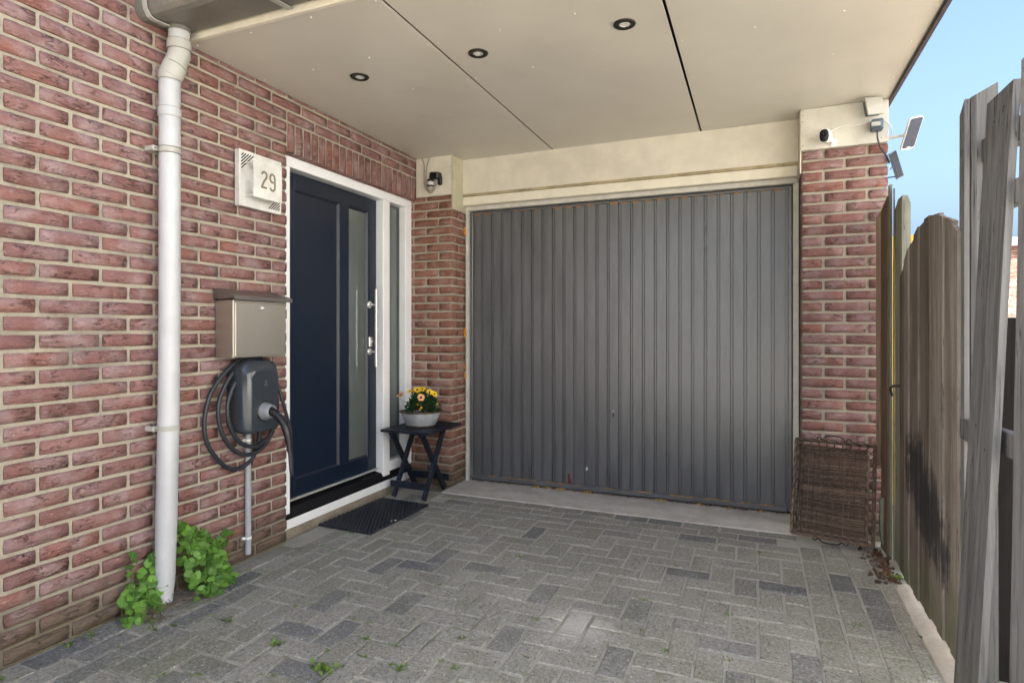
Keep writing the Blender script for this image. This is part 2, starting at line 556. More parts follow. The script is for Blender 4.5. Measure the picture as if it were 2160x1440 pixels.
M_SOFFIT = paint('soffit_panel', (0.64, 0.60, 0.525), 0.38, var=0.025, grime=0.05, bs=0.05, scale=2.0)
M_CREAM = paint('cream_paint', (0.66, 0.615, 0.51), 0.55, var=0.04, grime=0.16, gcol=(0.33, 0.24, 0.13), bs=0.2, scale=7)
M_CREAM2 = paint('stained_cream_paint', (0.60, 0.575, 0.50), 0.6, var=0.06, grime=0.35, gcol=(0.30, 0.19, 0.11), bs=0.25, scale=6)
M_BEAM = paint('ivory_beam_paint', (0.75, 0.70, 0.57), 0.5, var=0.03, grime=0.1, gcol=(0.4, 0.3, 0.15), bs=0.15)
M_GFRAME = paint('old_white_frame_paint', (0.58, 0.56, 0.5), 0.6, var=0.06, grime=0.3, gcol=(0.25, 0.22, 0.17), bs=0.35, scale=14)
M_UPVC = paint('white_frame_plastic', (0.84, 0.84, 0.85), 0.35, var=0.012, bs=0.03)
M_PIPE = paint('white_pipe_plastic', (0.47, 0.47, 0.475), 0.42, var=0.035, grime=0.3, gcol=(0.40, 0.385, 0.33), bs=0.08, scale=5)
M_PIPE2 = paint('ivory_pipe_fitting', (0.40, 0.385, 0.34), 0.5, var=0.03, grime=0.25, gcol=(0.33, 0.28, 0.18), bs=0.1)
M_GUTTER = paint('grey_gutter_plastic', (0.17, 0.16, 0.135), 0.45, var=0.09, grime=0.4, gcol=(0.33, 0.30, 0.23), bs=0.2, scale=7)
M_NAVY = paint('navy_door_paint', (0.0036, 0.0100, 0.026), 0.34, var=0.05, bs=0.05, scale=4)
M_NAVYE = paint('navy_edge_paint', (0.016, 0.019, 0.036), 0.4, var=0.05, bs=0.05)
M_BLACK = paint('black_plastic', (0.008, 0.008, 0.010), 0.4, var=0.1, bs=0.05)
M_SILL = paint('black_sill', (0.006, 0.006, 0.008), 0.5, var=0.1, bs=0.0, spec=0.3)
M_RUBBER = paint('black_rubber', (0.014, 0.017, 0.025), 0.48, var=0.2, grime=0.12, gcol=(0.10, 0.10, 0.10), bs=0.4, scale=60)
M_CABLE = paint('dark_cable', (0.022, 0.025, 0.032), 0.5, var=0.1, bs=0.05)
M_CHARGE = paint('charcoal_gloss_plastic', (0.035, 0.041, 0.050), 0.13, var=0.04, bs=0.015, scale=3)
M_HOLDER = paint('grey_holder_plastic', (0.19, 0.20, 0.215), 0.4, var=0.05, bs=0.05)
M_CONDUIT = paint('grey_conduit_plastic', (0.33, 0.34, 0.37), 0.45, var=0.03, grime=0.1, bs=0.05)
M_CABLEG = paint('grey_cable', (0.35, 0.33, 0.27), 0.5, var=0.05)
M_WHITEP = paint('white_device_plastic', (0.78, 0.77, 0.74), 0.4, var=0.02, grime=0.08, bs=0.04)
M_GREYP = paint('light_grey_housing', (0.42, 0.41, 0.37), 0.45, var=0.05, grime=0.15, bs=0.08)
M_SLATE = paint('blue_grey_housing', (0.09, 0.115, 0.15), 0.45, var=0.08, bs=0.08)
M_SOLAR = paint('solar_cell', (0.05, 0.052, 0.08), 0.5, spec=0.2, var=0.08, bs=0.03, scale=30)
M_SOLARD = paint('dark_solar_cell', (0.010, 0.012, 0.018), 0.5, spec=0.2, var=0.15, bs=0.03, scale=30)
M_EDGE = paint('dark_edge_trim', (0.045, 0.042, 0.05), 0.45, var=0.1, grime=0.2, gcol=(0.2, 0.15, 0.1), bs=0.15)
M_BRONZE = paint('bronze_ring', (0.05, 0.044, 0.035), 0.35, 0.6, var=0.1)
M_ZINC = paint('galvanised_zinc', (0.46, 0.475, 0.49), 0.5, 0.35, var=0.12, grime=0.3, gcol=(0.25, 0.22, 0.18), bs=0.15, scale=16)
M_RUST = paint('rusty_rim', (0.17, 0.115, 0.075), 0.7, 0.2, var=0.2, grime=0.4, gcol=(0.09, 0.045, 0.025), bs=0.4, scale=30)
M_ALU = paint('weathered_aluminium', (0.70, 0.69, 0.65), 0.48, 0.1, var=0.07, grime=0.25, gcol=(0.42, 0.37, 0.28), bs=0.1, scale=14)
M_ENGRAVE = paint('numeral_bronze', (0.20, 0.165, 0.10), 0.6, var=0.06)
M_DARK = paint('dark_gap', (0.012, 0.010, 0.008), 0.9, var=0.1)
M_IRON = paint('black_iron', (0.012, 0.011, 0.010), 0.6, var=0.2, bs=0.3)
M_FOAM = paint('orange_foam', (0.50, 0.22, 0.02), 0.8, var=0.12, bs=0.6, scale=70)
M_FOAM2 = paint('aged_foam', (0.55, 0.34, 0.10), 0.85, var=0.2, grime=0.3, bs=0.6, scale=70)
M_REDP = paint('dark_red_paint', (0.14, 0.012, 0.014), 0.5, var=0.1)
M_SCREW = paint('screw_cap', (0.70, 0.66, 0.58), 0.4, var=0.02)
M_INNER = paint('chrome_reflector', (0.82, 0.82, 0.79), 0.25, 0.2, var=0.1, bs=0.6, scale=60)
M_ROOFT = paint('grey_roof_trim', (0.2, 0.2, 0.2), 0.6)
M_LITTER = paint('dry_leaf_litter', (0.16, 0.075, 0.03), 0.85, var=0.3, grime=0.5, gcol=(0.05, 0.03, 0.02), scale=50)
M_GRAVE = paint('grey_foam_sticker', (0.5, 0.5, 0.5), 0.6)


def steel_mat():
    m, nt, b = newmat('brushed_steel')
    v = objvec(nt, (60, 60, 900), rnd=False)
    n = noise(nt, v, 1.0, 3, 0.6)
    k = mix(nt, n, (0.46, 0.43, 0.37), (0.60, 0.565, 0.50))
    setc(nt, b, k, math_(nt, 'ADD', math_(nt, 'MULTIPLY', n, 0.15), 0.30), 0.9)
    bump(nt, b, n, 0.08, 0.0005)
    return m


M_STEEL = steel_mat()
M_CHROME = paint('polished_steel', (0.78, 0.76, 0.73), 0.22, 0.55, var=0.02, bs=0.01)


def garage_mat():
    m, nt, b = newmat('grey_garage_paint')
    pos = nt.nodes.new('ShaderNodeNewGeometry').outputs['Position']
    v = nd(nt, 'ShaderNodeVectorMath', {0: pos, 1: (14, 14, 2.2)}, operation='MULTIPLY').outputs[0]
    n1 = noise(nt, v, 1.0, 6, 0.65)
    n2 = noise(nt, pos, 130, 4, 0.7)
    n3 = noise(nt, pos, 9, 6, 0.7)
    k = mix(nt, smooth(nt, n1, 0.3, 0.7), (0.078, 0.081, 0.086), (0.115, 0.118, 0.123))
    k = mix(nt, math_(nt, 'MULTIPLY', smooth(nt, n3, 0.6, 0.75), 0.35), k, (0.17, 0.165, 0.155))
    k = mix(nt, math_(nt, 'MULTIPLY', smooth(nt, n2, 0.68, 0.76), 0.55), k, (0.24, 0.22, 0.19))
    setc(nt, b, k, math_(nt, 'ADD', math_(nt, 'MULTIPLY', n1, 0.18), 0.22), 0, 1.0)
    bump(nt, b, math_(nt, 'ADD', n2, math_(nt, 'MULTIPLY', n1, 0.5)), 0.3, 0.0015)
    return m


M_GARAGE = garage_mat()


def glass_mat():
    m, nt, b = newmat('satin_glass')
    v = objvec(nt, (1, 1, 1), rnd=False)
    n = noise(nt, v, 2.0, 3, 0.5)
    k = mix(nt, n, (0.075, 0.09, 0.088), (0.12, 0.14, 0.135))
    setc(nt, b, k, 0.07, 0, 0.7)
    b.inputs['Coat Weight'].default_value = 0.5
    b.inputs['Coat Roughness'].default_value = 0.02
    return m


M_GLASS = glass_mat()


def leaf_mat(name, c0, c1, veins=True):
    m, nt, b = newmat(name)
    oi = nt.nodes.new('ShaderNodeObjectInfo')
    v = objvec(nt)
    n = noise(nt, v, 45, 3, 0.6)
    f = math_(nt, 'ADD', math_(nt, 'MULTIPLY', oi.outputs['Random'], 0.75), math_(nt, 'MULTIPLY', n, 0.3))
    k = ramp(nt, f, [(0.05, c0), (0.55, c1), (1.0, tuple(min(1, x * 1.35) for x in c1))])
    if veins:
        lc = nt.nodes.new('ShaderNodeTexCoord').outputs['Object']
        q = nd(nt, 'ShaderNodeSeparateXYZ', {0: lc})
        ay = math_(nt, 'ABSOLUTE', q.outputs[1])
        rib = smooth(nt, ay, 0.035, 0.012)
        vv = math_(nt, 'FRACT', math_(nt, 'MULTIPLY', math_(nt, 'SUBTRACT', q.outputs[0], math_(nt, 'MULTIPLY', ay, 0.7)), 5.5))
        vein = smooth(nt, math_(nt, 'ABSOLUTE', math_(nt, 'SUBTRACT', vv, 0.5)), 0.1, 0.03)
        k = mix(nt, math_(nt, 'MAXIMUM', math_(nt, 'MULTIPLY', rib, 0.6), math_(nt, 'MULTIPLY', vein, 0.3)), k, (0.30, 0.48, 0.12))
    setc(nt, b, k, 0.42, 0, 0.4)
    tr = nd(nt, 'ShaderNodeBsdfTranslucent', {'Color': k})
    ms = nd(nt, 'ShaderNodeMixShader', {0: 0.3, 1: b.outputs[0], 2: tr.outputs[0]})
    nt.links.new(ms.outputs[0], nt.nodes['Material Output'].inputs[0])
    bump(nt, b, n, 0.4, 0.002)
    return m


M_LEAF = leaf_mat('fresh_green_leaf', (0.035, 0.10, 0.014), (0.155, 0.30, 0.042))
M_STEM = paint('weed_stem', (0.13, 0.17, 0.05), 0.6)
M_FOLI = leaf_mat('dark_green_foliage', (0.012, 0.045, 0.014), (0.035, 0.10, 0.03), False)
M_MOSS = leaf_mat('moss_green', (0.06, 0.10, 0.015), (0.12, 0.19, 0.03), False)
M_PETY = paint('yellow_petal', (0.80, 0.55, 0.01), 0.6, var=0.1)
M_PETS = paint('salmon_petal', (0.80, 0.40, 0.16), 0.6, var=0.15)
M_PETC = paint('dark_flower_centre', (0.05, 0.012, 0.015), 0.6)


def wicker_mat():
    m, nt, b = newmat('brown_wicker')
    at = nd(nt, 'ShaderNodeAttribute', attribute_name='rnd')
    pos = nt.nodes.new('ShaderNodeNewGeometry').outputs['Position']
    n = noise(nt, pos, 40, 4, 0.7)
    f = math_(nt, 'ADD', math_(nt, 'MULTIPLY', at.outputs['Fac'], 0.55), math_(nt, 'MULTIPLY', n, 0.5))
    k = ramp(nt, f, [(0.15, (0.028, 0.020, 0.015)), (0.5, (0.095, 0.066, 0.046)), (0.85, (0.22, 0.165, 0.115))])
    setc(nt, b, k, 0.7, 0, 0.3)
    return m


M_WICKER = wicker_mat()

# ================================================================ SETTING
XL = -2.347            # face of the house wall
YP = 3.80              # face of the two brick piers
YG = 4.05              # garage door leaf
ZS = 2.412             # soffit
P = 0.1014             # paver module


def quadsheet(name, x0, x1, y0, y1, z, mat, nx=1, ny=1, jit=0.0):
    V = [(x0 + (x1 - x0) * i / nx, y0 + (y1 - y0) * j / ny, z + (R(-jit, jit) if jit else 0)) for j in range(ny + 1) for i in range(nx + 1)]
    Fc = [(j * (nx + 1) + i, j * (nx + 1) + i + 1, (j + 1) * (nx + 1) + i + 1, (j + 1) * (nx + 1) + i) for j in range(ny) for i in range(nx)]
    return MB().add(V, Fc).build(name, mat)


tag(quadsheet('ground', -150, 150, -150, 150, -0.03, M_GROUND), kind='structure')
pave = tag(quadsheet('pavement', XL - 0.02, 0.63, -1.2, 3.66, -0.0042, M_SAND, 70, 110, 0.0016), kind='structure')
M_ = MB()
M_.box((-2.06, 3.652, -0.05), (0.245, 4.6, 0.004), 0.004)
slab = tag(M_.build('threshold_slab', M_CONC), kind='structure')
mb = MB()
prof = [(0.0, -0.04), (0.0, 0.004), (0.03, 0.014), (0.075, 0.020), (0.085, -0.04)]
Y = [0.6 + i * 0.1 for i in range(26)]
V = [(0.568 + x + R(-.0008, .0008), y, z + (R(-.001, .001) if z > 0 else 0)) for y in Y for x, z in prof]
mb.add(V, [(i * 5 + k, i * 5 + k + 1, (i + 1) * 5 + k + 1, (i + 1) * 5 + k) for i in range(25) for k in range(4)], None, True)
tag(mb.build('kerb_strip', M_KERB), kind='structure')


def slab_mesh(lx, ly, h, jit=0.0016, c=0.004):
    """one paver: eight-sided plan with worn edges; local origin at the middle of its top."""
    out = []
    pts = [(-1, -1), (-0.33, -1), (0.33, -1), (1, -1), (1, 0), (1, 1), (0.33, 1), (-0.33, 1), (-1, 1), (-1, 0)]
    base = [(px * lx / 2 + R(-jit, jit), py * ly / 2 + R(-jit, jit)) for px, py in pts]
    n = len(base)
    top = [(x - math.copysign(c, x) * (abs(px) == 1) * R(.7, 1.5), y - math.copysign(c, y) * (abs(py) == 1) * R(.7, 1.5)) for (x, y), (px, py) in zip(base, pts)]
    V = [(x, y, R(-.0006, .0006)) for x, y in top] + [(x, y, -c * 0.9) for x, y in base] + [(x, y, -h) for x, y in base]
    Fc = [tuple(range(n))]
    for i in range(n):
        j = (i + 1) % n
        Fc.append((n + i, n + j, j, i))
        Fc.append((2 * n + i, 2 * n + j, n + j, n + i))
    return V, Fc


J = 0.0105
full = [MB().add(*slab_mesh(2 * P - J, P - J, 0.03)).mesh('paver') for _ in range(8)]
half = [MB().add(*slab_mesh(P - J, P - J, 0.03)).mesh('paver_half') for _ in range(4)]
col0 = [MB().add(*slab_mesh(2 * P - J, 0.108, 0.03)).mesh('paver_wide') for _ in range(4)]
slim = [MB().add(*slab_mesh(2 * P - J, 0.052, 0.03)).mesh('paver_slim') for _ in range(3)]
for me in full + half + col0 + slim:
    me.materials.append(M_PAVER)
pavers = []          # (mesh, x, y, rot)
X0, Y0 = -1.52, 2.222
for i in range(-5, 17):
    for j in range(-30, 11):
        k = (i + j) % 4
        x, y = X0 + P * i, Y0 + P * j
        if k == 1:
            if i + 1 <= 16:
                pavers.append((random.choice(full), x + P, y + P / 2, 0))
            else:
                pavers.append((random.choice(half), x + P / 2, y + P / 2, 0))
        elif k == 2 and i == -5:
            pavers.append((random.choice(half), x + P / 2, y + P / 2, 0))
        elif k == 3:
            if j + 1 <= 10:
                pavers.append((random.choice(full), x + P / 2, y + P, math.pi / 2))
            else:
                pavers.append((random.choice(half), x + P / 2, y + P / 2, 0))
        elif k == 0 and j == -30:
            pavers.append((random.choice(half), x + P / 2, y + P / 2, 0))
for c, (xc, off, ms) in enumerate(((-2.289, 1.224, col0), (-2.18, 1.31, full), (-2.078, 1.205, full), (0.2545, 3.27, full), (0.3555, 3.149, full), (0.455, 3.233, full), (0.534, 3.11, slim))):
    for n in range(-14, 16):
        y = off + 2 * P * n + P
        top = 3.62 if c < 3 else 3.52
        if -0.7 < y < top - P * .5:
            if c == 0 and y > 2.45:
                continue
            pavers.append((random.choice(ms), xc + R(-.002, .002), y, math.pi / 2))
for r in range(3):
    y = 3.337 + (r + 0.5) * 0.1045
    for n in range(-1, 14):
        x = -2.03 + (n + 0.5 * (r % 2)) * 2 * P + P
        if -2.0 < x < 0.2:
            pavers.append((random.choice(full), x, y, 0))


def parea(m, x, y, rot, lx=0.2, ly=0.1):
    q = project((x, y, 0))
    if q is None or not (-60 < q[0] < 2220 and q[1] < 1520):
        return 0
    return (F_PX / q[2]) ** 2 * EYE / q[2]


pavers.sort(key=lambda p: -parea(*p))
rest = MB()
rest_r = []
for n, (me, x, y, rot) in enumerate(pavers):
    rz = rot + R(-.012, .012)
    dz = R(-.002, .0025)
    tx, ty = R(-.008, .008), R(-.008, .008)
    if n < 298 and parea(me, x, y, rot) > 0:
        o = link('paver', me, None, pave)
        o.location = (x + R(-.0015, .0015), y + R(-.0015, .0015), dz)
        o.rotation_euler = (tx, ty, rz)
    else:
        Mx = Matrix.Translation((x, y, dz)) @ Euler((tx, ty, rz)).to_matrix().to_4x4()
        k = len(rest.v)
        rest.add([v.co for v in me.vertices], [list(p.vertices) for p in me.polygons], Mx)
        rest_r += [random.random()] * (len(rest.v) - k)
o = rest.build('far_pavers', M_PAVER, pave)
a = o.data.attributes.new('rnd', 'FLOAT', 'POINT')
a.data.foreach_set('value', rest_r)
tag(o, kind='stuff')


# ---------------------------------------------------------------- bricks
def brick_mesh(lx, lz, depth, front_jit=0.0024):
    """one hand-moulded brick. Front towards -Y at y=0, origin at the front centre."""
    nx, nz = 4, 2
    V, idx = [], {}
    for j in range(nz + 1):
        for i in range(nx + 1):
            edge = i in (0, nx) or j in (0, nz)
            corner = i in (0, nx) and j in (0, nz)
            x = (i / nx - .5) * lx
            z = (j / nz - .5) * lz
            if 0 < i < nx:
                x += R(-.012, .012)
            if corner:
                x -= math.copysign(R(.0005, .003), x)
                z -= math.copysign(R(.0003, .002), z)
            elif edge:
                if i in (0, nx):
                    x += R(-.0009, .0009)
                else:
                    z += R(-.0011, .0011)
            y = R(.0004, .002) if edge else R(-front_jit, front_jit * .5)
            idx[(i, j)] = len(V)
            V.append((x, y, z))
    front = [(idx[i, j], idx[i + 1, j], idx[i + 1, j + 1], idx[i, j + 1]) for j in range(nz) for i in range(nx)]
    per = [(i, 0) for i in range(nx)] + [(nx, j) for j in range(nz)] + [(i, nz) for i in range(nx, 0, -1)] + [(0, j) for j in range(nz, 0, -1)]
    loop = [idx[p] for p in per]
    n0 = len(V)
    for p in loop:
        x, y, z = V[p]
        V.append((x, depth, z))
    m = len(loop)
    sides = [(loop[k], n0 + k, n0 + (k + 1) % m, loop[(k + 1) % m]) for k in range(m)]
    back = [tuple(n0 + k for k in range(m))]
    b = MB()
    b.add(V, front, None, True)
    n = len(b.v)
    b.f += [list(s) for s in sides + back]
    b.s += [False] * (len(sides) + 1)
    return b


JM = 0.0138
CO = 0.063
BL = 0.218 - JM


def brickset(lx, lz, depth, n, mat):
    out = []
    for _ in range(n):
        me = brick_mesh(lx, lz, depth).mesh('brick')
        me.materials.append(mat)
        out.append(me)
    return out


B_S = brickset(BL, CO - JM, 0.09, 14, M_BRICK)
wall_core = MB()
wall_core.box((-7.0, -1.5, -0.2), (XL - 0.0075, 2.477, 5.5))
wall_core.box((-7.0, 2.477, -0.2), (-2.56, 4.4, 5.5))
wall_core.box((-2.56, 2.477, 2.112), (XL - 0.0075, YP - 0.002, 5.5))
house = wall_core.build('house_wall', M_MORTAR)
tag(house, 'red brick house wall with pale mortar running from the left edge to the door', 'wall')
wl = []              # (y0, y1, z0, z1, soldier)
for n in range(0, 50):
    z = CO * n
    off = 0.094 if n % 2 == 0 else 0.203
    k0 = -4
    y = off + 0.218 * k0
    while y < YP:
        a, b_ = y, y + 0.218 - JM
        if z < 2.26:
            lim = 2.481
        else:
            lim = YP - .004
        if a < lim - 0.03:
            wl.append((a, min(b_, lim), z + JM / 2, z + CO - JM / 2, 0))
        y += 0.218
sold = []
for k in range(21):
    p = (YP - 0.004 - 2.486) / 21
    sold.append((2.486 + k * p + .0058, 2.486 + (k + 1) * p - .0058, 2.107, 2.262, 1))


def wscore(b):
    q = project((XL, (b[0] + b[1]) / 2, (b[2] + b[3]) / 2))
    if q is None or not (-30 < q[0] < 2200 and -30 < q[1] < 1470):
        return 0
    z = (b[2] + b[3]) / 2
    if z > ZS and b[1] > 1.9:
        return 0
    return (F_PX / q[2]) ** 2 * (b[1] - b[0])


wl = sorted(wl + sold, key=lambda b: -wscore(b))
cache = {}
rest, rest_r = MB(), []
RZ = Matrix.Rotation(math.pi / 2, 4, 'Z')
cnt = 0
for b in wl:
    y0, y1, z0, z1, so = b
    yc, zc = (y0 + y1) / 2, (z0 + z1) / 2
    vis = wscore(b) > 0
    if abs(y1 - y0 - BL) < 1e-4:
        me = random.choice(B_S)
    else:
        key = (round(y1 - y0, 3), round(z1 - z0, 3))
        if key not in cache or len(cache[key]) < 3:
            cache.setdefault(key, []).append(brickset(y1 - y0, z1 - z0, 0.09, 1, M_BRICK)[0])
        me = random.choice(cache[key])
    dx = R(-.0012, .0012) 
    if vis and cnt < 299:
        cnt += 1
        o = link('brick', me, None, house)
        o.location = (XL + dx, yc, zc)
        flip = 0 if so else random.choice((0, math.pi))
        o.rotation_euler = Euler((R(-.006, .006), flip, math.pi / 2 + R(-.004, .004)))
    else:
        k = len(rest.v)
        rest.add([v.co for v in me.vertices], [list(p.vertices) for p in me.polygons], Matrix.Translation((XL + dx, yc, zc)) @ RZ)
        rest_r += [random.random()] * (len(rest.v) - k)
o = rest.build('outer_bricks', M_BRICK, house)
a = o.data.attributes.new('rnd', 'FLOAT', 'POINT')
a.data.foreach_set('value', rest_r)
tag(o, kind='stuff')


# piers beside the garage door
def pier(name, label, cx0, cx1, cy0, cy1, ztop, rows, mat):
    core = MB().box((cx0, cy0, -0.15), (cx1, cy1, ztop))
    t = core.build(name, M_MORTAR)
    tag(t, label, 'pier', 'brick piers beside the garage door')
    for (x0, x1, z0, z1, side) in rows:
        if side == 'f':
            b = brick_mesh(x1 - x0, z1 - z0, 0.06)
            me = b.mesh('brick')
            me.materials.append(mat)
            o = link('brick', me, None, t)
            o.location = ((x0 + x1) / 2, YP + R(-.0015, .002), (z0 + z1) / 2)
            o.rotation_euler = (R(-.006, .006), 0, R(-.005, .005))
        else:                           # return face looking along +X; x0,x1 are Y values
            b = brick_mesh(x1 - x0, z1 - z0, 0.06)
            me = b.mesh('brick')
            me.materials.append(mat)
            o = link('brick', me, None, t)
            o.location = (side + R(-.0015, .001), (x0 + x1) / 2, (z0 + z1) / 2)
            o.rotation_euler = (R(-.005, .005), 0, math.pi / 2)
    return t


rows = []
PX = -2.05
CP = 0.0622
for n in range(0, 36):
    z0 = CP * (n - 0.45) + JM / 2
    z1 = z0 + CP - JM
    if z0 < 0:
        z0 = 0.004
    z1 = min(z1, 2.122)
    if z1 - z0 < .02:
        continue
    if n % 2 == 0:
        rows += [(-2.43, -2.262 - JM, z0, z1, 'f'), (-2.262, PX, z0, z1, 'f')]
        rows += [(YP + 0.006, YP + 0.096, z0, z1, PX), (YP + 0.096 + JM, YP + 0.222, z0, z1, PX)]
    else:
        rows += [(-2.43, -2.368 - JM, z0, z1, 'f'), (-2.368, -2.158 - JM, z0, z1, 'f'), (-2.158, PX, z0, z1, 'f')]
        rows += [(YP + 0.006, YP + 0.205, z0, z1, PX)]
pier('brick_pier', 'narrow red brick pier between the front door frame and the garage door', -2.55, PX - 0.007, YP + 0.007, 4.5, 2.14, rows, M_BRICKWARM)
rows = []
for n in range(0, 36):
    z0 = CP * n + JM / 2
    z1 = z0 + CP - JM
    if z1 > 2.19:
        continue
    if n % 2 == 0:
        rows += [(0.234, 0.347 - JM / 2, z0, z1, 'f'), (0.347 + JM / 2, 0.564 - JM / 2, z0, z1, 'f'), (0.564 + JM / 2, 0.664, z0, z1, 'f')]
    else:
        rows += [(0.234, 0.454 - JM / 2, z0, z1, 'f'), (0.454 + JM / 2, 0.664, z0, z1, 'f')]
pier('brick_pier', 'red brick pier right of the garage door, behind the wicker tray', 0.241, 0.657, YP + 0.007, 9.0, 2.41, rows, M_BRICK)

# ---------------------------------------------------------------- canopy
t = thing('canopy', 'flat porch canopy with beige soffit panels over the door and garage', 'canopy', (-0.8, 2.9, ZS))
seams = [XL + 0.004, -1.335, -0.335, 0.665]
M_SC = MB()
M_SC.lathe([(0.0001, -0.003), (0.004, -0.0028), (0.0058, -0.001), (0.006, 0.001)], n=8)
sc_me = M_SC.mesh('screw')
sc_me.materials.append(M_SCREW)
for k in range(3):
    x0, x1 = seams[k] + (0.0 if k == 0 else 0.0065), seams[k + 1] - (0.0065 if k < 2 else 0)
    p = MB().box((x0, 1.872, ZS), (x1, 3.943 + 0.02, ZS + 0.008), 0.0008).build('soffit_panel', M_SOFFIT, t)
    xs = ((-2.315, -2.0, -1.676, -1.356), (-1.308, -1.007, -0.679, -0.357), (-0.31, -0.009, 0.318, 0.626))[k]
    for x in xs:
        for y in (1.903, 2.29, 2.68, 3.076, 3.478, 3.872):
            if k == 0 and y > 3.8 and x < -2.0:
                continue
            o = link('screw', sc_me, None, p)
            o.location = (x + R(-.004, .004), y + R(-.004, .004), ZS)
MB().box((XL + 0.002, 1.868, ZS + 0.05), (0.668, 9.0, 2.62)).build('roof_deck', M_DARK, t)
MB().box((XL + 0.002, 1.846, ZS - 0.006), (0.664, 1.867, 2.60), 0.002).build('front_trim', M_BEAM, t)
MB().box((0.669, 1.84, ZS - 0.012), (0.688, 9.0, 2.66), 0.002).box((0.664, 1.84, ZS - 0.006), (0.6685, 9.0, ZS + 0.03)).build('edge_trim', M_EDGE, t)
MB().box((0.689, 1.84, ZS + 0.02), (0.70, 9.0, 2.67), 0.002).build('edge_cap', M_GREYP, t)

# cladding under the soffit
t = thing('fascia_cladding', 'cream painted fascia board and ivory batten over the garage door', 'fascia', (-0.9, 3.945, 2.1))
MB().box((-2.049, 3.945, 2.155), (0.226, 3.96, ZS - 0.003), 0.001).build('fascia_board', M_CREAM, t)
MB().box((-2.049, 3.948, 2.138), (0.226, 3.972, 2.1545)).build('board_edge', paint('raw_board_edge', (0.42, 0.35, 0.2), 0.7, var=0.15, grime=0.3), t)
MB().box((-2.043, 3.949, 2.071), (0.2235, 4.03, 2.136), 0.004).build('batten', M_BEAM, t)
t = thing('corner_box', 'small cream cladding box under the soffit above the left brick pier', 'cladding', (-2.2, YP, 2.13), 'cream cladding boxes above the piers')
MB().box((XL + 0.003, YP - 0.014, 2.125), (PX, YP + 0.006, ZS - 0.002), 0.001).build('front_panel', M_CREAM, t)
MB().box((PX + 0.0005, YP - 0.012, 2.02), (PX + 0.014, 3.944, ZS - 0.002), 0.001).box((PX + 0.0005, 3.944, 2.02), (PX + 0.007, 4.02, 2.15)).build('side_panel', paint('olive_cream_paint', (0.50, 0.465, 0.33), 0.6, var=0.05, grime=0.12, gcol=(0.3, 0.25, 0.12)), t)
for y, z in ((YP - .006, 2.38), (YP - .006, 2.33), (YP - .006, 2.29), (YP - .006, 2.24), (YP - .006, 2.16)):
    MB().lathe([(0.0025, 0), (0.0001, 0.002)], Matrix.Translation((PX - .004, YP - .0142, z)) @ Matrix.Rotation(math.pi / 2, 4, 'X'), 6).build('nail', M_DARK, t)
t = thing('corner_box', 'cream cladding panel with brown stains above the right brick pier', 'cladding', (0.45, YP, 2.18), 'cream cladding boxes above the piers')
MB().box((0.231, YP - 0.014, 2.176), (0.664, YP + 0.006, ZS - 0.002), 0.001).build('front_panel', M_CREAM2, t)
MB().box((0.226, YP - 0.010, 2.045), (0.2325, 4.02, ZS - 0.006), 0.001).build('side_panel', M_CREAM, t)
for x, z in ((0.24, 2.40), (0.242, 2.375), (0.238, 2.34), (0.241, 2.2), (0.63, 2.2)):
    MB().lathe([(0.003, 0), (0.0001, 0.002)], Matrix.Translation((x, YP - .0142, z)) @ Matrix.Rotation(math.pi / 2, 4, 'X'), 6).build('nail', M_DARK, t)

# ---------------------------------------------------------------- garage door
t = thing('garage_door', 'grey ribbed metal up-and-over garage door in a worn white frame', 'garage door', (-0.9, YG, 0))
MB().box((-2.043, 4.0, 0.004), (-2.0225, 4.09, 2.04), 0.002).build('frame_post', M_GFRAME, t)
MB().box((0.2005, 4.0, 0.004), (0.2325, 4.09, 2.04), 0.002).build('frame_post', M_GFRAME, t)
MB().box((-2.043, 4.002, 2.041), (0.2325, 4.09, 2.10), 0.002).build('frame_head', M_GFRAME, t)
GX0, GX1, GZ0, GZ1 = -2.018, 0.196, 0.022, 2.032
leaf = MB().box((GX0, YG, GZ0), (GX1, YG + 0.02, GZ1)).build('door_leaf', M_GARAGE, t)
b = MB()
b.box((GX0, YG - 0.022, GZ0), (GX0 + 0.022, YG - 0.001, GZ1), 0.003)
b.box((GX1 - 0.022, YG - 0.022, GZ0), (GX1, YG - 0.001, GZ1), 0.003)
b.box((GX0 + 0.0225, YG - 0.020, GZ1 - 0.014), (GX1 - 0.0225, YG - 0.001, GZ1), 0.002)
b.build('edge_channel', M_GARAGE, t)
MB().box((GX0 + 0.0225, YG - 0.030, GZ0 - 0.006), (GX1 - 0.0225, YG - 0.001, GZ0 + 0.026), 0.006).build('bottom_rail', M_GARAGE, t)
MB().box((-2.02, 4.06, -0.02), (0.2, 4.3, 2.1)).build('dark_backing', M_DARK, t)
xr = -1.988
prof = [(0.0, 0.0), (0.004, -0.012), (0.058, -0.012), (0.062, 0.0)]
b = MB()
z0, z1 = GZ0 + 0.027, GZ1 - 0.016
w = 0.062
V = [(0, -.001, z0), (0.0015, -.013, z0), (w - 0.0015, -.013, z0), (w, -.001, z0)]
V += [(x, y, z1) for x, y, z in V]
b.add(V, [(0, 1, 5, 4), (1, 2, 6, 5), (2, 3, 7, 6), (4, 5, 6, 7), (3, 2, 1, 0)])
rib_me = b.mesh('rib_panel')
rib_me.materials.append(M_GARAGE)
strip_me = MB().box((0, -.0105, z0), (0.0112, -.001, z1), .0012).mesh('rib_strip')
strip_me.materials.append(M_GARAGE)
k = 0
while xr + w < GX1 - 0.024:
    o = link('rib_panel', rib_me, None, leaf)
    o.location = (xr, YG, 0)
    if xr + 0.0802 + w < GX1 - 0.024:
        o = link('rib_strip', strip_me, None, leaf)
        o.location = (xr + w + 0.0035, YG, 0)
    xr += 0.0802
    k += 1
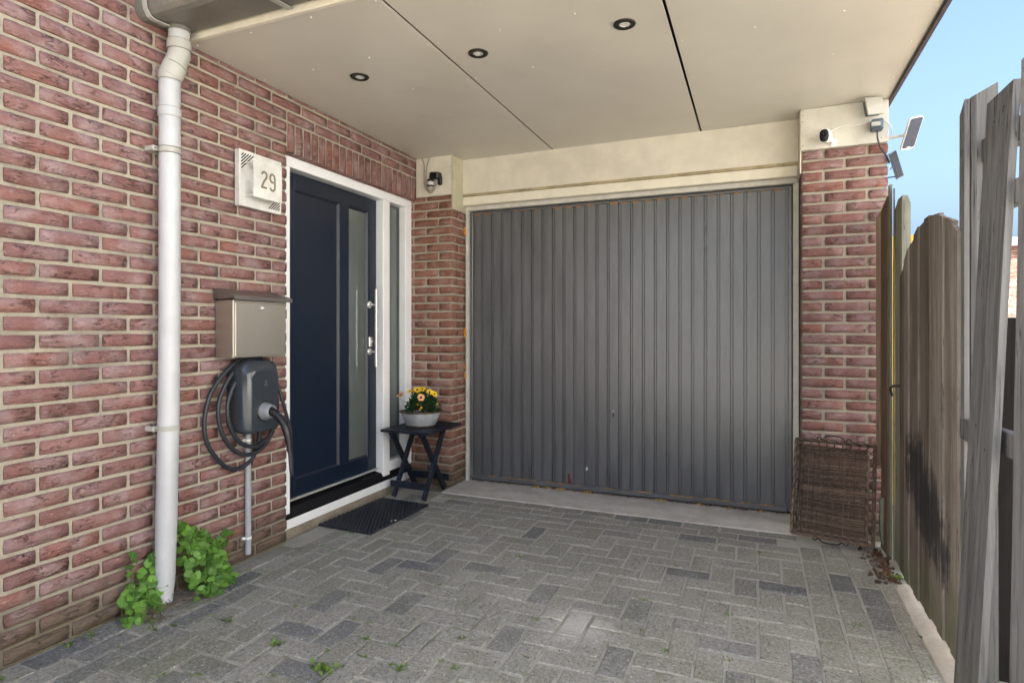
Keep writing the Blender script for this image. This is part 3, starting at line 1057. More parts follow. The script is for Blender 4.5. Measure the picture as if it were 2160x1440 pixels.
for z, r in ((0.583, 0.0075), (0.558, 0.006), (0.545, 0.004)):
    MB().lathe([(r, 0), (r, 0.004), (r * 0.6, 0.006), (0.0001, 0.006)], Matrix.Translation((-0.92, YG - 0.013, z)) @ Matrix.Rotation(math.pi / 2, 4, 'X'), 12).build('lock_cylinder' if r > 0.007 else 'keyhole', M_CHROME if r > 0.007 else M_DARK, leaf)
# worn orange sealing foam along the top of each rib, at the left frame and under the rail
xr = -1.99
for q in range(27):
    if random.random() < 0.85:
        L = R(.025, .062)
        b = MB().box((xr + R(0, .006), YG - 0.019, GZ1 - 0.0185 - R(0, .006)), (min(xr + L, GX1 - .025), YG - 0.0135, GZ1 - 0.0148), 0.001)
        b.build('foam_strip', M_FOAM, t)
    xr += 0.0802
def blob(c, r, mat, name, parent, sub=2, jit=0.15):
    bm = bmesh.new()
    bmesh.ops.create_icosphere(bm, subdivisions=sub, radius=1)
    for v in bm.verts:
        v.co *= 1 + R(-jit, jit)
        v.co = Vector((v.co.x * r[0], v.co.y * r[1], v.co.z * r[2])) + Vector(c)
    b = MB()
    b.bm(bm, None, True)
    return b.build(name, mat, parent)
for z, h in ((1.885, .035), (1.12, .045), (0.855, .016), (0.80, .028)):
    blob((-2.047, 3.995, z), (.010, .012, h), M_FOAM, 'foam_blob', t)
for x, L in ((-1.48, .07), (-1.40, .06), (-1.30, .10), (-1.10, .09), (-0.60, .08), (-0.35, .05), (-0.17, .03), (0.02, .03)):
    blob((x, YG - .022, 0.008), (L / 2, .014, .007), M_FOAM2, 'foam_blob', t)
for x0 in [GX0 + .05 + .11 * i for i in range(19)]:
    if random.random() < .75:
        L = R(.04, .1)
        MB().box((x0, YG - .0285, GZ0 + .0262), (x0 + L, YG - .0145, GZ0 + .0285)).build('foam_strip', M_FOAM2, t)
pp = [(-1.235 + R(-.004, .004) + .012 * math.sin(k), YG - .0134) for k in range(6)]
b = MB()
b.prism([(-.012, .0), (.018, .004), (.014, .03), (.004, .038), (.006, .062), (-.006, .075), (-.010, .045), (-.004, .03)], .0008, frame((-1.238, YG - .0133, .052), (1, 0, 0), (0, 0, 1)))
b.build('paint_splash', M_REDP, leaf)
MB().prism([(0, 0), (.009, .004), (.012, .02), (.004, .03), (-.004, .012)], .0008, frame((-1.112, YG - .0133, .155), (1, 0, 0), (0, 0, 1))).build('paint_fleck', M_WHITEP, leaf)
# ================================================================ DOOR
XFR, XDR = -2.395, -2.452
t = thing('front_door', 'navy blue front door with narrow glass strip in a white frame', 'door', (XFR, 3.1, 0))
b = MB()
b.box((-2.53, 2.479, 0.106), (XFR, 2.557, 2.045), 0.003)
b.build('frame_stile', M_UPVC, t)
MB().box((-2.53, 3.440, 0.106), (XFR, 3.520, 2.045), 0.003).build('frame_mullion', M_UPVC, t)
MB().box((-2.53, 3.722, 0.150), (XFR, 3.803, 2.045), 0.003).build('frame_stile', M_UPVC, t)
MB().box((-2.53, 2.479, 2.0455), (XFR + 0.001, 3.803, 2.106), 0.003).build('frame_head', M_UPVC, t)
MB().box((-2.50, 3.5205, 0.150), (XFR - 0.001, 3.7215, 0.222), 0.003).build('frame_rail', M_UPVC, t)
MB().box((-2.50, 2.479, 0.046), (XFR + 0.008, 3.803, 0.0985), 0.002).build('sill_board', M_UPVC, t)
b = MB()
b.add([(-2.52, 2.5, 0.172), (-2.41, 2.5, 0.150), (XFR + 0.010, 2.483, 0.112), (XFR + 0.010, 2.483, 0.099), (-2.52, 2.5, 0.099),
       (-2.52, 3.8, 0.172), (-2.41, 3.8, 0.150), (XFR + 0.010, 3.798, 0.112), (XFR + 0.010, 3.798, 0.099), (-2.52, 3.8, 0.099)],
      [(0, 1, 6, 5), (1, 2, 7, 6), (2, 3, 8, 7), (4, 3, 2, 1, 0), (5, 6, 7, 8, 9)])
b.build('threshold', M_SILL, t)
MB().box((-2.60, 2.40, -0.1), (XFR + 0.004, 3.80, 0.0455), 0.006).build('step_base', M_STEP, t)
# leaf
lf = MB()
DY0, DY1, DZ0, DZ1 = 2.545, 3.438, 0.178, 2.040
PY0, PY1, GY0, GY1, OZ0, OZ1 = 2.655, 3.045, 3.140, 3.340, 0.285, 1.945
for (y0, y1, z0, z1) in ((DY0, PY0, DZ0, DZ1), (GY1, DY1, DZ0, DZ1), (PY1, GY0, OZ0, OZ1), (PY0, GY1, DZ0, OZ0), (PY0, GY1, OZ1, DZ1)):
    lf.box((XDR - 0.05, y0 + .0002, z0), (XDR, y1 - .0002, z1), 0.0012)
leafo = lf.build('door_leaf', M_NAVY, t)
MB().box((XDR - 0.05, PY0, OZ0), (XDR - 0.014, PY1, OZ1)).build('panel', M_NAVY, leafo)
b = MB()
for y0, y1 in ((PY0, PY1), (GY0, GY1)):
    e = 0.010
    b.add([(XDR - .0005, y0, OZ0), (XDR - .0005, y1, OZ0), (XDR - .0005, y1, OZ1), (XDR - .0005, y0, OZ1),
           (XDR - .0138, y0 + e, OZ0 + e), (XDR - .0138, y1 - e, OZ0 + e), (XDR - .0138, y1 - e, OZ1 - e), (XDR - .0138, y0 + e, OZ1 - e)],
          [(0, 1, 5, 4), (1, 2, 6, 5), (2, 3, 7, 6), (3, 0, 4, 7)])
b.build('moulding', M_NAVYE, leafo)
MB().box((XDR - 0.03, GY0, OZ0), (XDR - 0.016, GY1, OZ1)).build('pane', M_GLASS, leafo)
MB().box((XDR - 0.004, DY0, 0.172), (XDR + 0.016, DY1, 0.1845), 0.002).build('weather_bar', M_CHROME, leafo)
h = MB()
HX, HY = XDR + 0.062, 3.355
h.box((HX - 0.008, HY - 0.010, 0.892), (HX + 0.008, HY + 0.010, 1.42), 0.002)
h.build('handle', M_CHROME, leafo)
for z in (1.315, 0.995):
    MB().tube([(XDR, HY + .004, z), (HX - 0.008, HY + .004, z)], 0.008, 10).lathe([(0.0001, .007), (.022, .007), (.024, .002), (.024, 0)], frame((XDR, HY + .004, z), (0, 1, 0), (0, 0, 1)), 16).build('handle_mount', M_CHROME, leafo)
MB().box((XDR, HY - .008, 1.03), (XDR + .012, HY + .026, 1.095), 0.003).lathe([(0.0001, .02), (.009, .02), (.009, 0)], frame((XDR + .002, HY + .01, 1.062), (0, 1, 0), (0, 0, 1)), 14).build('lock_plate', M_CHROME, leafo)
MB().box((-2.475, 3.519, 0.221), (-2.460, 3.723, 2.046)).build('side_pane', M_GLASS, t)
b = MB()
for (y0, y1, z0, z1) in ((3.5195, 3.530, 0.221, 2.046), (3.712, 3.7225, 0.221, 2.046), (3.53, 3.712, 0.221, 0.231), (3.53, 3.712, 2.036, 2.046)):
    b.box((-2.4598, y0, z0), (-2.450, y1, z1))
b.build('glazing_bead', paint('grey_gasket', (0.10, 0.105, 0.11), 0.5), t)
MB().box((-2.42, 2.482, 1.35), (XFR + .012, 2.493, 1.40), 0.002).build('hinge_cover', M_BLACK, t)

# ================================================================ gutter and downpipe
t = thing('rain_gutter', 'dark grey square gutter along the front of the canopy', 'gutter', (-2.3, 1.74, 2.42))
gp = [(1.838, 2.600), (1.838, 2.436), (1.830, 2.428), (1.672, 2.414), (1.652, 2.420), (1.640, 2.436), (1.618, 2.560), (1.606, 2.566), (1.606, 2.574), (1.628, 2.574),
      (1.648, 2.440), (1.668, 2.424), (1.824, 2.436), (1.832, 2.6)]
b = MB()
V = [(x, y, z) for x in (-2.333, 0.70) for y, z in gp]
n = len(gp)
b.add(V, [(i, i + 1, n + i + 1, n + i) for i in range(n - 1)])
b.build('trough', M_GUTTER, t)
cap = [(y, z) for y, z in gp[:9]]
MB().prism([(y, z) for y, z in cap], 0.012, frame((-2.341, 0, 0), (0, 1, 0), (0, 0, 1))).build('end_cap', M_GUTTER, t)
def gut_strap(x, w, mat, off=0.003):
    b = MB()
    pts = [(1.838, 2.425), (1.672, 2.411 - off), (1.650, 2.416 - off), (1.636 - off, 2.434), (1.613 - off, 2.562)]
    V = [(xx, y, z) for xx in (x, x + w) for y, z in pts] + [(xx, y - .004 * (k > 1), z - .004 * (k <= 2)) for xx in (x, x + w) for k, (y, z) in enumerate(pts)]
    m = len(pts)
    Fc = [(2 * m + i, 2 * m + i + 1, 3 * m + i + 1, 3 * m + i) for i in range(m - 1)]
    Fc += [(i, i + 1, 2 * m + i + 1, 2 * m + i) for i in range(m - 1)]
    Fc += [(m + i, 3 * m + i, 3 * m + i + 1, m + i + 1) for i in range(m - 1)]
    b.add(V, Fc)
    return b.build('strap', mat, t)
gut_strap(-2.286, 0.022, M_GREYP)
gut_strap(-1.735, 0.026, M_GREYP)
gut_strap(-1.05, 0.026, M_GREYP)

t = thing('downpipe', 'white round plastic downpipe in front of the left brick wall', 'downpipe', (-2.287, 1.73, 0))
PXc, PYc, PR = -2.285, 1.745, 0.041
MB().tube([(PXc + .012, PYc - .035, 0.018), (PXc + .008, PYc - .028, 0.10), (PXc + .004, PYc - .018, 0.35), (PXc + .002, PYc - .006, 0.8), (PXc, PYc, 1.3), (PXc, PYc, 2.19)],
          [PR * 0.78, PR * 0.93, PR, PR, PR, PR], 24).build('pipe', M_PIPE, t)
E0, E1 = Vector((PXc, PYc, 2.185)), Vector((PXc + .012, PYc + .012, 2.34))
b = MB().tube([(PXc, PYc, 2.185), (PXc, PYc, 2.215), (PXc + .006, PYc + .010, 2.245), (PXc + .014, PYc + .024, 2.285), (PXc + .018, PYc + .030, 2.31), (PXc + .018, PYc + .030, 2.345)], PR * 1.06, 24)
b.build('elbow', M_PIPE2, t)
MB().tube([(PXc + .018, PYc + .030, 2.342), (PXc + .018, PYc + .030, 2.425)], PR, 24).build('spigot', M_PIPE, t)
MB().tube([(PXc + .018, PYc + .030, 2.326), (PXc + .018, PYc + .030, 2.366)], PR * 1.14, 24).build('collar', M_PIPE2, t)
MB().tube([(PXc, PYc, 2.205), (PXc + .006, PYc + .010, 2.232), (PXc + .012, PYc + .020, 2.262)], PR * 1.12, 24).build('collar', M_PIPE2, t)
MB().tube([(PXc + .018, PYc + .030, 2.405), (PXc + .018, PYc + .030, 2.422)], PR * 1.08, 24).build('ring', M_GUTTER, t)
MB().tube([(PXc, PYc, 2.035), (PXc, PYc, 2.075)], PR * 1.07, 24).build('collar', M_PIPE, t)
MB().tube([(PXc, PYc, 2.0345), (PXc, PYc, 2.038)], PR * 1.085, 24).build('ring', M_PIPE2, t)
for zz in (2.326, 2.366):
    MB().tube([(PXc + .018, PYc + .030, zz - .001), (PXc + .018, PYc + .030, zz + .001)], PR * 1.15, 24).build('seam', M_GUTTER, t)
for (p0, p1) in (((.0105, .0175, 2.2545), (.0112, .0187, 2.2575)), ((.0, .0, 2.188), (.0, .0, 2.191))):
    MB().tube([(PXc + p0[0], PYc + p0[1], p0[2]), (PXc + p1[0], PYc + p1[1], p1[2])], PR * (1.13 if p0[2] > 2.2 else 1.07), 24).build('seam', M_GUTTER, t)
for zz in (1.882, 1.908, 2.0735):
    MB().tube([(PXc, PYc, zz - .0008), (PXc, PYc, zz + .0008)], PR * 1.08, 24).build('seam', M_GUTTER, t)
for z, dx, dy in ((1.895, 0, 0), (0.735, .002, -.008)):
    br = MB().tube([(PXc + dx, PYc + dy, z - .011), (PXc + dx, PYc + dy, z + .011)], PR * 1.07, 24)
    br.box((XL + .001, PYc - .068, z - .010), (PXc - .01, PYc - .046, z + .010), .002)
    bo = br.build('bracket', M_PIPE2, t)
    MB().lathe([(0.0001, .004), (.005, .004), (.006, 0)], frame((PXc - .0098, PYc - .057, z), (0, 1, 0), (0, 0, 1)), 8).build('screw', M_GUTTER, bo)

# ================================================================ spotlights
for k, (x, lab) in enumerate(((-1.843, 'round bronze spotlight in the soffit nearest the house wall'), (-1.184, 'middle one of three round bronze soffit spotlights'), (-0.510, 'round bronze soffit spotlight farthest from the house wall'))):
    t = thing('spotlight', lab, 'spotlight', (x, 2.445, ZS), 'recessed soffit spotlights')
    M0 = Matrix.Translation((x, 2.445, ZS))
    MB().lathe([(0.0465, 0.0005), (0.0455, -0.004), (0.040, -0.006), (0.033, -0.006), (0.031, -0.0035), (0.029, -0.0055), (0.0255, -0.0055), (0.022, -0.002), (0.021, 0.002)], M0, 36).build('ring', M_BRONZE, t)
    bm_ = MB()
    prof = [(0.0235, -0.0028), (0.017, -0.0055), (0.009, -0.0035), (0.0001, -0.0062)]
    bm_.lathe(prof, M0, 14, smooth=False)
    bm_.build('bulb', M_INNER, t)

# ================================================================ house number lamp
t = thing('house_number_lamp', 'square metal house number lamp reading 29 beside the door', 'house number', (XL, 2.27, 1.88))
PXb = -2.312
AX = frame((PXb, 2.268, 1.884), (0, 1, 0), (0, 0, 1))       # local x along the wall, y up, z away from it
hs = 0.137
MB().box((-hs, -hs, -0.030), (hs, hs, 0.0), 0.0015, AX).build('back_plate', M_ALU, t)
for sgn in (1, -1):
    for k in range(5):
        d = 0.022 + 0.0155 * k
        if sgn > 0:
            p0, p1 = (-hs + 0.012, hs - d - 0.008), (-hs + d + 0.004, hs - 0.016)
        else:
            p0, p1 = (hs - d - 0.004, -hs + 0.016), (hs - 0.012, -hs + d + 0.008)
        MB().stroke([p0, p1], 0.0055, 0.0008, AX @ Matrix.Translation((0, 0, 0.0002))).build('vent_slot', M_DARK, t)
MB().lathe([(0.090, 0.0), (0.090, 0.040), (0.084, 0.046), (0.0001, 0.046)], AX @ Matrix.Translation((0.012, -0.002, 0)), 40).build('drum', M_ALU, t)
FX = AX @ Matrix.Translation((-0.018, -0.003, 0.062))
fs = 0.092
MB().box((-fs, -fs, 0), (fs, fs, 0.003), 0.001, FX).build('number_plate', M_ALU, t)
for sx in (-1, 1):
    for sy in (-1, 1):
        b = MB().tube([(sx * .080, sy * .080, -0.062), (sx * .080, sy * .080, 0.0)], .0028, 8, M=FX)
        b.lathe([(0.0001, .0065), (.0035, .006), (.005, .0032)], FX @ Matrix.Translation((sx * .080, sy * .080, 0)), 10)
        b.build('spacer_bolt', M_ALU, t)
NM = FX @ Matrix.Translation((0, 0, 0.0032))
w = 0.0105
s2 = arc((-.026, .0235), .0155, 172, -25, 12, .0165) + [(-.031, -.012), (-.0415, -.0345)]
s2 = s2 + [(-.0415, -.0365)]
b = MB().stroke(s2, w, .0008, NM).stroke([(-.0468, -.0365), (-.0095, -.0365)], w, .0009, NM)
b.build('numeral', M_ENGRAVE, t)
n9 = arc((.027, .0215), .0155, 300, -30, 20, .0185)
s9 = [(.0425, .0215), (.0425, -.024)] + arc((.027, -.0245), .0155, 0, -165, 10, .0165)[1:]
MB().stroke(arc((.027, .0195), .0155, 0, 300, 20, .0200), w, .0008, NM).stroke(s9, w, .0009, NM).build('numeral', M_ENGRAVE, t)

# ================================================================ mailbox
t = thing('mailbox', 'brushed steel mailbox with sloping lid on the brick wall', 'mailbox', (XL, 2.19, 1.02))
MX = -2.232
b = MB().box((XL + .002, 2.023, 1.014), (MX, 2.352, 1.283), .0015)
b.build('body', M_STEEL, t)
dr = MB().box((MX + .0005, 2.034, 1.022), (MX + .004, 2.345, 1.270), .0012).build('flap', M_STEEL, t)
MB().lathe([(0.0001, .006), (.006, .006), (.009, .004), (.0095, 0)], frame((MX + .004, 2.195, 1.249), (0, 1, 0), (0, 0, 1)), 16).build('lock', M_CHROME, dr)
b = MB()
y0, y1 = 2.012, 2.378
P8 = [(XL + .002, 1.338), (MX + .020, 1.303), (MX + .021, 1.283), (MX + .018, 1.283), (MX + .016, 1.290), (XL + .002, 1.287)]
V = [(x, y, z) for y in (y0, y1) for x, z in P8]
m = len(P8)
b.add(V, [(i, (i + 1) % m, m + (i + 1) % m, m + i) for i in range(m)] + [tuple(range(m))[::-1], tuple(range(m, 2 * m))])
b.build('lid', paint('dull_steel_lid', (0.25, 0.235, 0.22), 0.35, 0.85, var=0.05, bs=0.05), t)

# ================================================================ charging station
t = thing('charging_station', 'glossy charcoal wall charging station below the mailbox', 'charger', (XL, 2.17, 0.65))
def outline(y0, y1, z0, z1, rt, rb, n=6):
    pts = []
    for (cy, cz, a0, r) in ((y1 - rb, z0 + rb, -90, rb), (y1 - rt, z1 - rt, 0, rt), (y0 + rt, z1 - rt, 90, rt), (y0 + rb, z0 + rb, 180, rb)):
        for k in range(n + 1):
            a = math.radians(a0 + 90 * k / n)
            pts.append((cy + r * math.cos(a), cz + r * math.sin(a)))
    return pts
secs = [(XL + .004, 2.085, 2.290, .668, .985, .05, .025), (XL + .05, 2.073, 2.296, .655, .998, .055, .03), (XL + .095, 2.068, 2.292, .650, 1.000, .06, .03),
        (XL + .125, 2.074, 2.284, .650, .994, .06, .028), (XL + .146, 2.090, 2.270, .655, .962, .055, .02), (XL + .150, 2.100, 2.262, .661, .945, .04, .012)]
b = MB()
V, Fc = [], []
m = 28
for s in secs:
    V += [(s[0], y, z) for y, z in outline(*s[1:])]
for i in range(len(secs) - 1):
    for k in range(m):
        Fc.append((i * m + k, i * m + (k + 1) % m, (i + 1) * m + (k + 1) % m, (i + 1) * m + k))
b.add(V, Fc, None, True)
b.add(V[-m:], [tuple(range(m))], None, False)
b.build('housing', M_CHARGE, t)
b = MB()
DM = frame((XL + .1505, 2.185, .885), (0, 1, 0), (0, 0, 1))
b.stroke([(0, .0), (0, .016)], .0028, .0006, DM)
for r in (.007, .012):
    b.stroke(arc((0, 0), r, 200, 250, 4), .0012, .0006, DM)
    b.stroke(arc((0, 0), r, 290, 340, 4), .0012, .0006, DM)
b.build('symbol', M_HOLDER, t)
HM = frame((XL + .148, 2.178, .752), (0, 1, 0), (0, 0, 1))
MB().lathe([(.049, 0), (.049, .004), (.045, .006), (.043, .006)], HM, 28).build('socket_ring', M_BLACK, t)
MB().lathe([(.044, .002), (.043, .012), (.036, .030), (.031, .048), (.024, .050), (.022, .03)], HM, 28).build('plug_holder', M_HOLDER, t)

t = thing('charging_cable', 'dark charging cable coiled round the charging station with its black plug', 'cable', (XL + .02, 2.17, 0.6))
HX0 = XL + .148
plug = [(HX0 + .030, 2.178, .752), (HX0 + .055, 2.179, .747), (HX0 + .075, 2.180, .738), (HX0 + .10, 2.182, .715), (HX0 + .122, 2.185, .680), (HX0 + .134, 2.188, .640), (HX0 + .140, 2.190, .606)]
pp = bez(plug, 24)
b = MB().tube(pp, [.0225 - .010 * (i / (len(pp) - 1)) + (.003 if i > len(pp) * .55 else 0) * math.sin(min(1, (i / len(pp) - .55) / .45) * math.pi) for i in range(len(pp))], 14)
pl = b.build('plug', M_BLACK, t)
b = MB()
for k in range(4):
    zc = .614 - .012 * k
    b.tube([(HX0 + .1395 + .0005 * k, 2.190, zc + .0028), (HX0 + .140 + .0005 * k, 2.190, zc - .0028)], .0178 - .001 * k, 14)
b.tube([(HX0 + .139, 2.190, .62), (HX0 + .142, 2.191, .565)], .0115, 12)
b.build('strain_relief', M_BLACK, pl)
MB().box((HX0 + .088, 2.174, .7445), (HX0 + .102, 2.190, .7475), .001, None).build('badge', M_HOLDER, pl)
CX = XL + .022
loops = [
    [(CX + .03, 2.255, .999), (CX + .025, 2.17, 1.018), (CX + .02, 2.07, .965), (CX + .012, 1.975, .86), (CX + .012, 1.938, .735), (CX + .012, 1.952, .63), (CX + .012, 2.02, .53), (CX + .012, 2.10, .478), (CX + .012, 2.18, .487), (CX + .013, 2.235, .54), (CX + .02, 2.252, .62), (CX + .025, 2.235, .70)],
    [(CX + .045, 2.25, .99), (CX + .045, 2.16, 1.005), (CX + .035, 2.08, .945), (CX + .03, 2.02, .86), (CX + .028, 1.997, .77), (CX + .028, 2.02, .66), (CX + .028, 2.085, .575), (CX + .028, 2.17, .535), (CX + .028, 2.26, .553), (CX + .028, 2.325, .62), (CX + .03, 2.345, .72), (CX + .03, 2.33, .84), (CX + .04, 2.285, .95)],
    [(CX + .06, 2.20, .995), (CX + .06, 2.13, .96), (CX + .05, 2.065, .88), (CX + .045, 2.035, .79), (CX + .045, 2.05, .69), (CX + .045, 2.11, .605), (CX + .045, 2.20, .573), (CX + .045, 2.285, .605), (CX + .045, 2.33, .68), (CX + .05, 2.335, .78), (CX + .05, 2.31, .88)],
]
for lp in loops:
    MB().tube(bez(lp, 72), .0102, 10).build('cable_loop', M_CABLE, t)
lp = [(HX0 + .142, 2.191, .58), (HX0 + .146, 2.193, .52), (HX0 + .150, 2.195, .47), (HX0 + .147, 2.203, .452), (HX0 + .138, 2.212, .468), (HX0 + .11, 2.235, .56), (HX0 + .06, 2.28, .66), (HX0 - .02, 2.325, .76), (HX0 - .06, 2.325, .87)]
MB().tube(bez(lp, 64), .0082, 10).build('cable_tail', M_CABLE, t)

t = thing('conduit', 'thin grey conduit running down the wall under the charging station', 'conduit', (XL + .016, 2.2, 0.03))
MB().tube([(XL + .020, 2.199, 0.655), (XL + .020, 2.199, 0.34), (XL + .021, 2.198, 0.038)], .0145, 16).build('pipe', M_CONDUIT, t)
MB().tube([(XL + .020, 2.235, 0.66), (XL + .020, 2.238, 0.56), (XL + .018, 2.225, 0.47)], .004, 8).build('thin_cable', M_CABLE, t)
for z in (0.60, 0.118):
    MB().box((XL + .002, 2.172, z - .007), (XL + .016, 2.188, z + .007), .002).tube([(XL + .020, 2.199, z - .006), (XL + .020, 2.199, z + .006)], .0165, 16).build('clip', M_WHITEP, t)

# ================================================================ door mat
t = thing('door_mat', 'black woven rubber door mat lying in front of the door', 'door mat', (-2.17, 3.04, 0))
MM = frame((-2.362, 2.745, 0.003), (0.99, -0.03, 0), (0.03, 0.99, 0))
MB().box((0, 0, 0), (0.375, 0.600, 0.006), .002, MM).build('backing', M_RUBBER, t)
b = MB()
nx_, ny_ = 15, 30
for i in range(nx_):
    for j in range(ny_):
        cx = (i + .5 + (.5 if j % 2 else 0) * .9) * 0.375 / (nx_ + .5)
        cy = (j + .5) * 0.6 / ny_
        L, W_, H_ = .0145, .0092, .011
        prof = [(-L, 0), (-L * .7, H_ * .7), (0, H_), (L * .7, H_ * .7), (L, 0)]
        V = []
        for px, pz in prof:
            ww = W_ * (1 - .3 * abs(px) / L)
            V += [(cx + px, cy - ww, .005), (cx + px, cy - ww * .45, .005 + pz), (cx + px, cy + ww * .45, .005 + pz), (cx + px, cy + ww, .005)]
        b.add(V, [(4 * k + q, 4 * k + q + 1, 4 * k + q + 5, 4 * k + q + 4) for k in range(4) for q in range(3)], MM, True)
o = b.build('weave', M_RUBBER, t)
tag(o, kind='stuff')
MB().tube([(-2.015, 2.95, .012), (-1.992, 2.962, .016), (-1.985, 2.985, .013)], .0022, 6).build('loose_thread', M_WHITEP, t)

# ================================================================ side table
TZ = 0.478
t = thing('side_table', 'black folding wooden side table carrying the flower bowl', 'table', (-2.15, 3.55, 0))
TX0, TX1, TY0, TY1 = -2.335, -1.962, 3.315, 3.782
ns = 6
pw = (TY1 - TY0) / ns
for k in range(ns):
    MB().box((TX0, TY0 + k * pw + .002, TZ - .018), (TX1, TY0 + (k + 1) * pw - .002, TZ), .003).build('slat', M_BLACKW, t)
for x in (-2.275, -2.045):
    MB().box((x - .011, TY0 + .03, TZ - .042), (x + .011, TY1 - .03, TZ - .0185), .002).build('rail', M_BLACKW, t)
def leg(x, ya, za, yb, zb, w=.042, th=.020):
    d = Vector((0, yb - ya, zb - za))
    Mx = frame((x, ya, za), d, (1, 0, 0))
    L = d.length
    V = []
    mbx = MB()
    mbx.box((0, -th / 2, -w / 2), (L, th / 2, w / 2), .003, Mx)
    return mbx.build('leg', M_BLACKW, t)
for x, dx in ((-2.298, .0215), (-2.060, .0215)):
    leg(x, 3.422, .006, 3.70, TZ - .021)
    leg(x - dx, 3.742, .006, 3.42, TZ - .021)
MB().box((-2.335, 3.432, .066), (-2.035, 3.450, .112), .004).build('stretcher', M_BLACKW, t)
MB().box((-2.335, 3.714, .072), (-2.035, 3.732, .116), .004).build('stretcher', M_BLACKW, t)

# ================================================================ flower bowl
BX, BY, BZ = -2.152, 3.535, TZ + .0005
t = thing('metal_bowl', 'galvanised metal bowl with rusty rim standing on the side table', 'bowl', (BX, BY, BZ))
BMx = Matrix.Translation((BX, BY, BZ)) @ Matrix.Rotation(math.radians(22), 4, 'Z')
MB().lathe([(0.0001, 0.001), (.086, 0.001), (.094, .005), (.108, .03), (.124, .07), (.131, .095)], BMx, 40, 1.03, .80).lathe([(.1305, .095), (.122, .072), (.118, .06)], BMx, 40, 1.03, .80).build('basin', M_ZINC, t)
MB().lathe([(.130, .094), (.142, .099), (.147, .103), (.146, .107), (.139, .105), (.129, .098)], BMx, 40, 1.03, .80).build('rim', M_RUST, t)
MB().lathe([(.085, .0), (.098, .006), (.100, .012), (.096, .008)], BMx, 40, 1.03, .80).build('foot', M_RUST, t)
b = MB()
V = [(0, 0, .092)]
for k in range(24):
    a_ = 2 * math.pi * k / 24
    V.append((.125 * 1.03 * math.cos(a_), .125 * .80 * math.sin(a_), .084 + R(-.004, .004)))
b.add(V, [(0, 1 + k, 1 + (k + 1) % 24) for k in range(24)], BMx)
b.build('soil', M_SOIL, t)

t = thing('flowering_plant', 'bushy plant with yellow and salmon flowers growing in the metal bowl', 'flower plant', (BX, BY, BZ + .09))
b = MB()
FC = Vector((BX + .008, BY + .004, BZ + .095))
for k in range(1500):
    a_ = R(0, 2 * math.pi)
    el = math.asin(R(-0.05, 1))
    rr = R(.45, 1.0) ** .5
    d = Vector((math.cos(a_) * math.cos(el), math.sin(a_) * math.cos(el), math.sin(el)))
    bumpy = 1 + .16 * math.sin(3 * a_ + 1) * math.cos(el) + .12 * math.sin(5 * a_ + el * 4)
    p = FC + Vector((d.x * .108, d.y * .095, d.z * .138)) * rr * bumpy
    dirv = (d + Vector((R(-.6, .6), R(-.6, .6), R(-.2, .8)))).normalized()
    sd = dirv.cross(Vector((R(-1, 1), R(-1, 1), R(-1, 1)))).normalized()
    L = R(.012, .026)
    W_ = L * R(.16, .3)
    up_ = sd.cross(dirv) * L * .15
    b.add([p, p + dirv * L * .5 + sd * W_ + up_, p + dirv * L, p + dirv * L * .5 - sd * W_ + up_, p + dirv * L * .5], [(0, 1, 4), (1, 2, 4), (2, 3, 4), (3, 0, 4)])
tag(b.build('foliage', M_FOLI, t), kind='stuff')
def flower(p, nrm, r, mp, npet=13, cc=.26):
    nrm = Vector(nrm).normalized()
    Mx = frame(p, nrm.orthogonal(), nrm.cross(nrm.orthogonal()))
    b = MB()
    for k in range(npet):
        a_ = 2 * math.pi * k / npet + R(-.08, .08)
        ca, sa = math.cos(a_), math.sin(a_)
        tip = R(-.12, .3) * r
        w_ = r * .23
        pts = [(r * .15, 0, 0), (r * .55, -w_, r * .12), (r * .92, -w_ * .7, tip), (r * R(.98, 1.08), 0, tip), (r * .92, w_ * .7, tip), (r * .55, w_, r * .12)]
        b.add([(x * ca - y * sa, x * sa + y * ca, z) for x, y, z in pts], [(0, 1, 2, 3, 4, 5)], Mx)
    f = b.build('flower', mp, t)
    MB().lathe([(r * cc, r * .02), (r * cc * .9, r * .14), (r * cc * .4, r * .2), (.0001, r * .2)], Mx, 10).build('flower_centre', M_PETC, f)
    MB().tube([Vector(p) - nrm * .002, Vector(p) - nrm * .02 + Vector((0, 0, -.02)), FC + (Vector(p) - FC) * .5], .0013, 5).build('stalk', M_STEM, f)
    return f
flower((BX - .010, BY - .03, BZ + .252), (.35, -.6, .75), .027, M_PETY)
flower((BX + .012, BY + .0, BZ + .256), (.2, -.5, .85), .027, M_PETY)
flower((BX - .072, BY - .025, BZ + .240), (-.15, -.4, .9), .023, M_PETY)
flower((BX + .062, BY + .015, BZ + .236), (.4, -.5, .7), .025, M_PETY)
flower((BX + .088, BY + .035, BZ + .222), (.7, -.4, .6), .024, M_PETY)
flower((BX + .035, BY - .055, BZ + .205), (.45, -.85, .3), .026, M_PETS, 14, .34)
flower((BX - .125, BY - .065, BZ + .216), (-.5, .3, .8), .029, M_PETS, 12, .25)
for q in ((BX + .045, BY - .085, BZ + .128), (BX + .055, BY - .085, BZ + .140), (BX + .120, BY + .02, BZ + .158), (BX + .025, BY - .08, BZ + .158)):
    blob(q, (.008, .008, .009), M_PETY, 'bud', t, 1, .1)

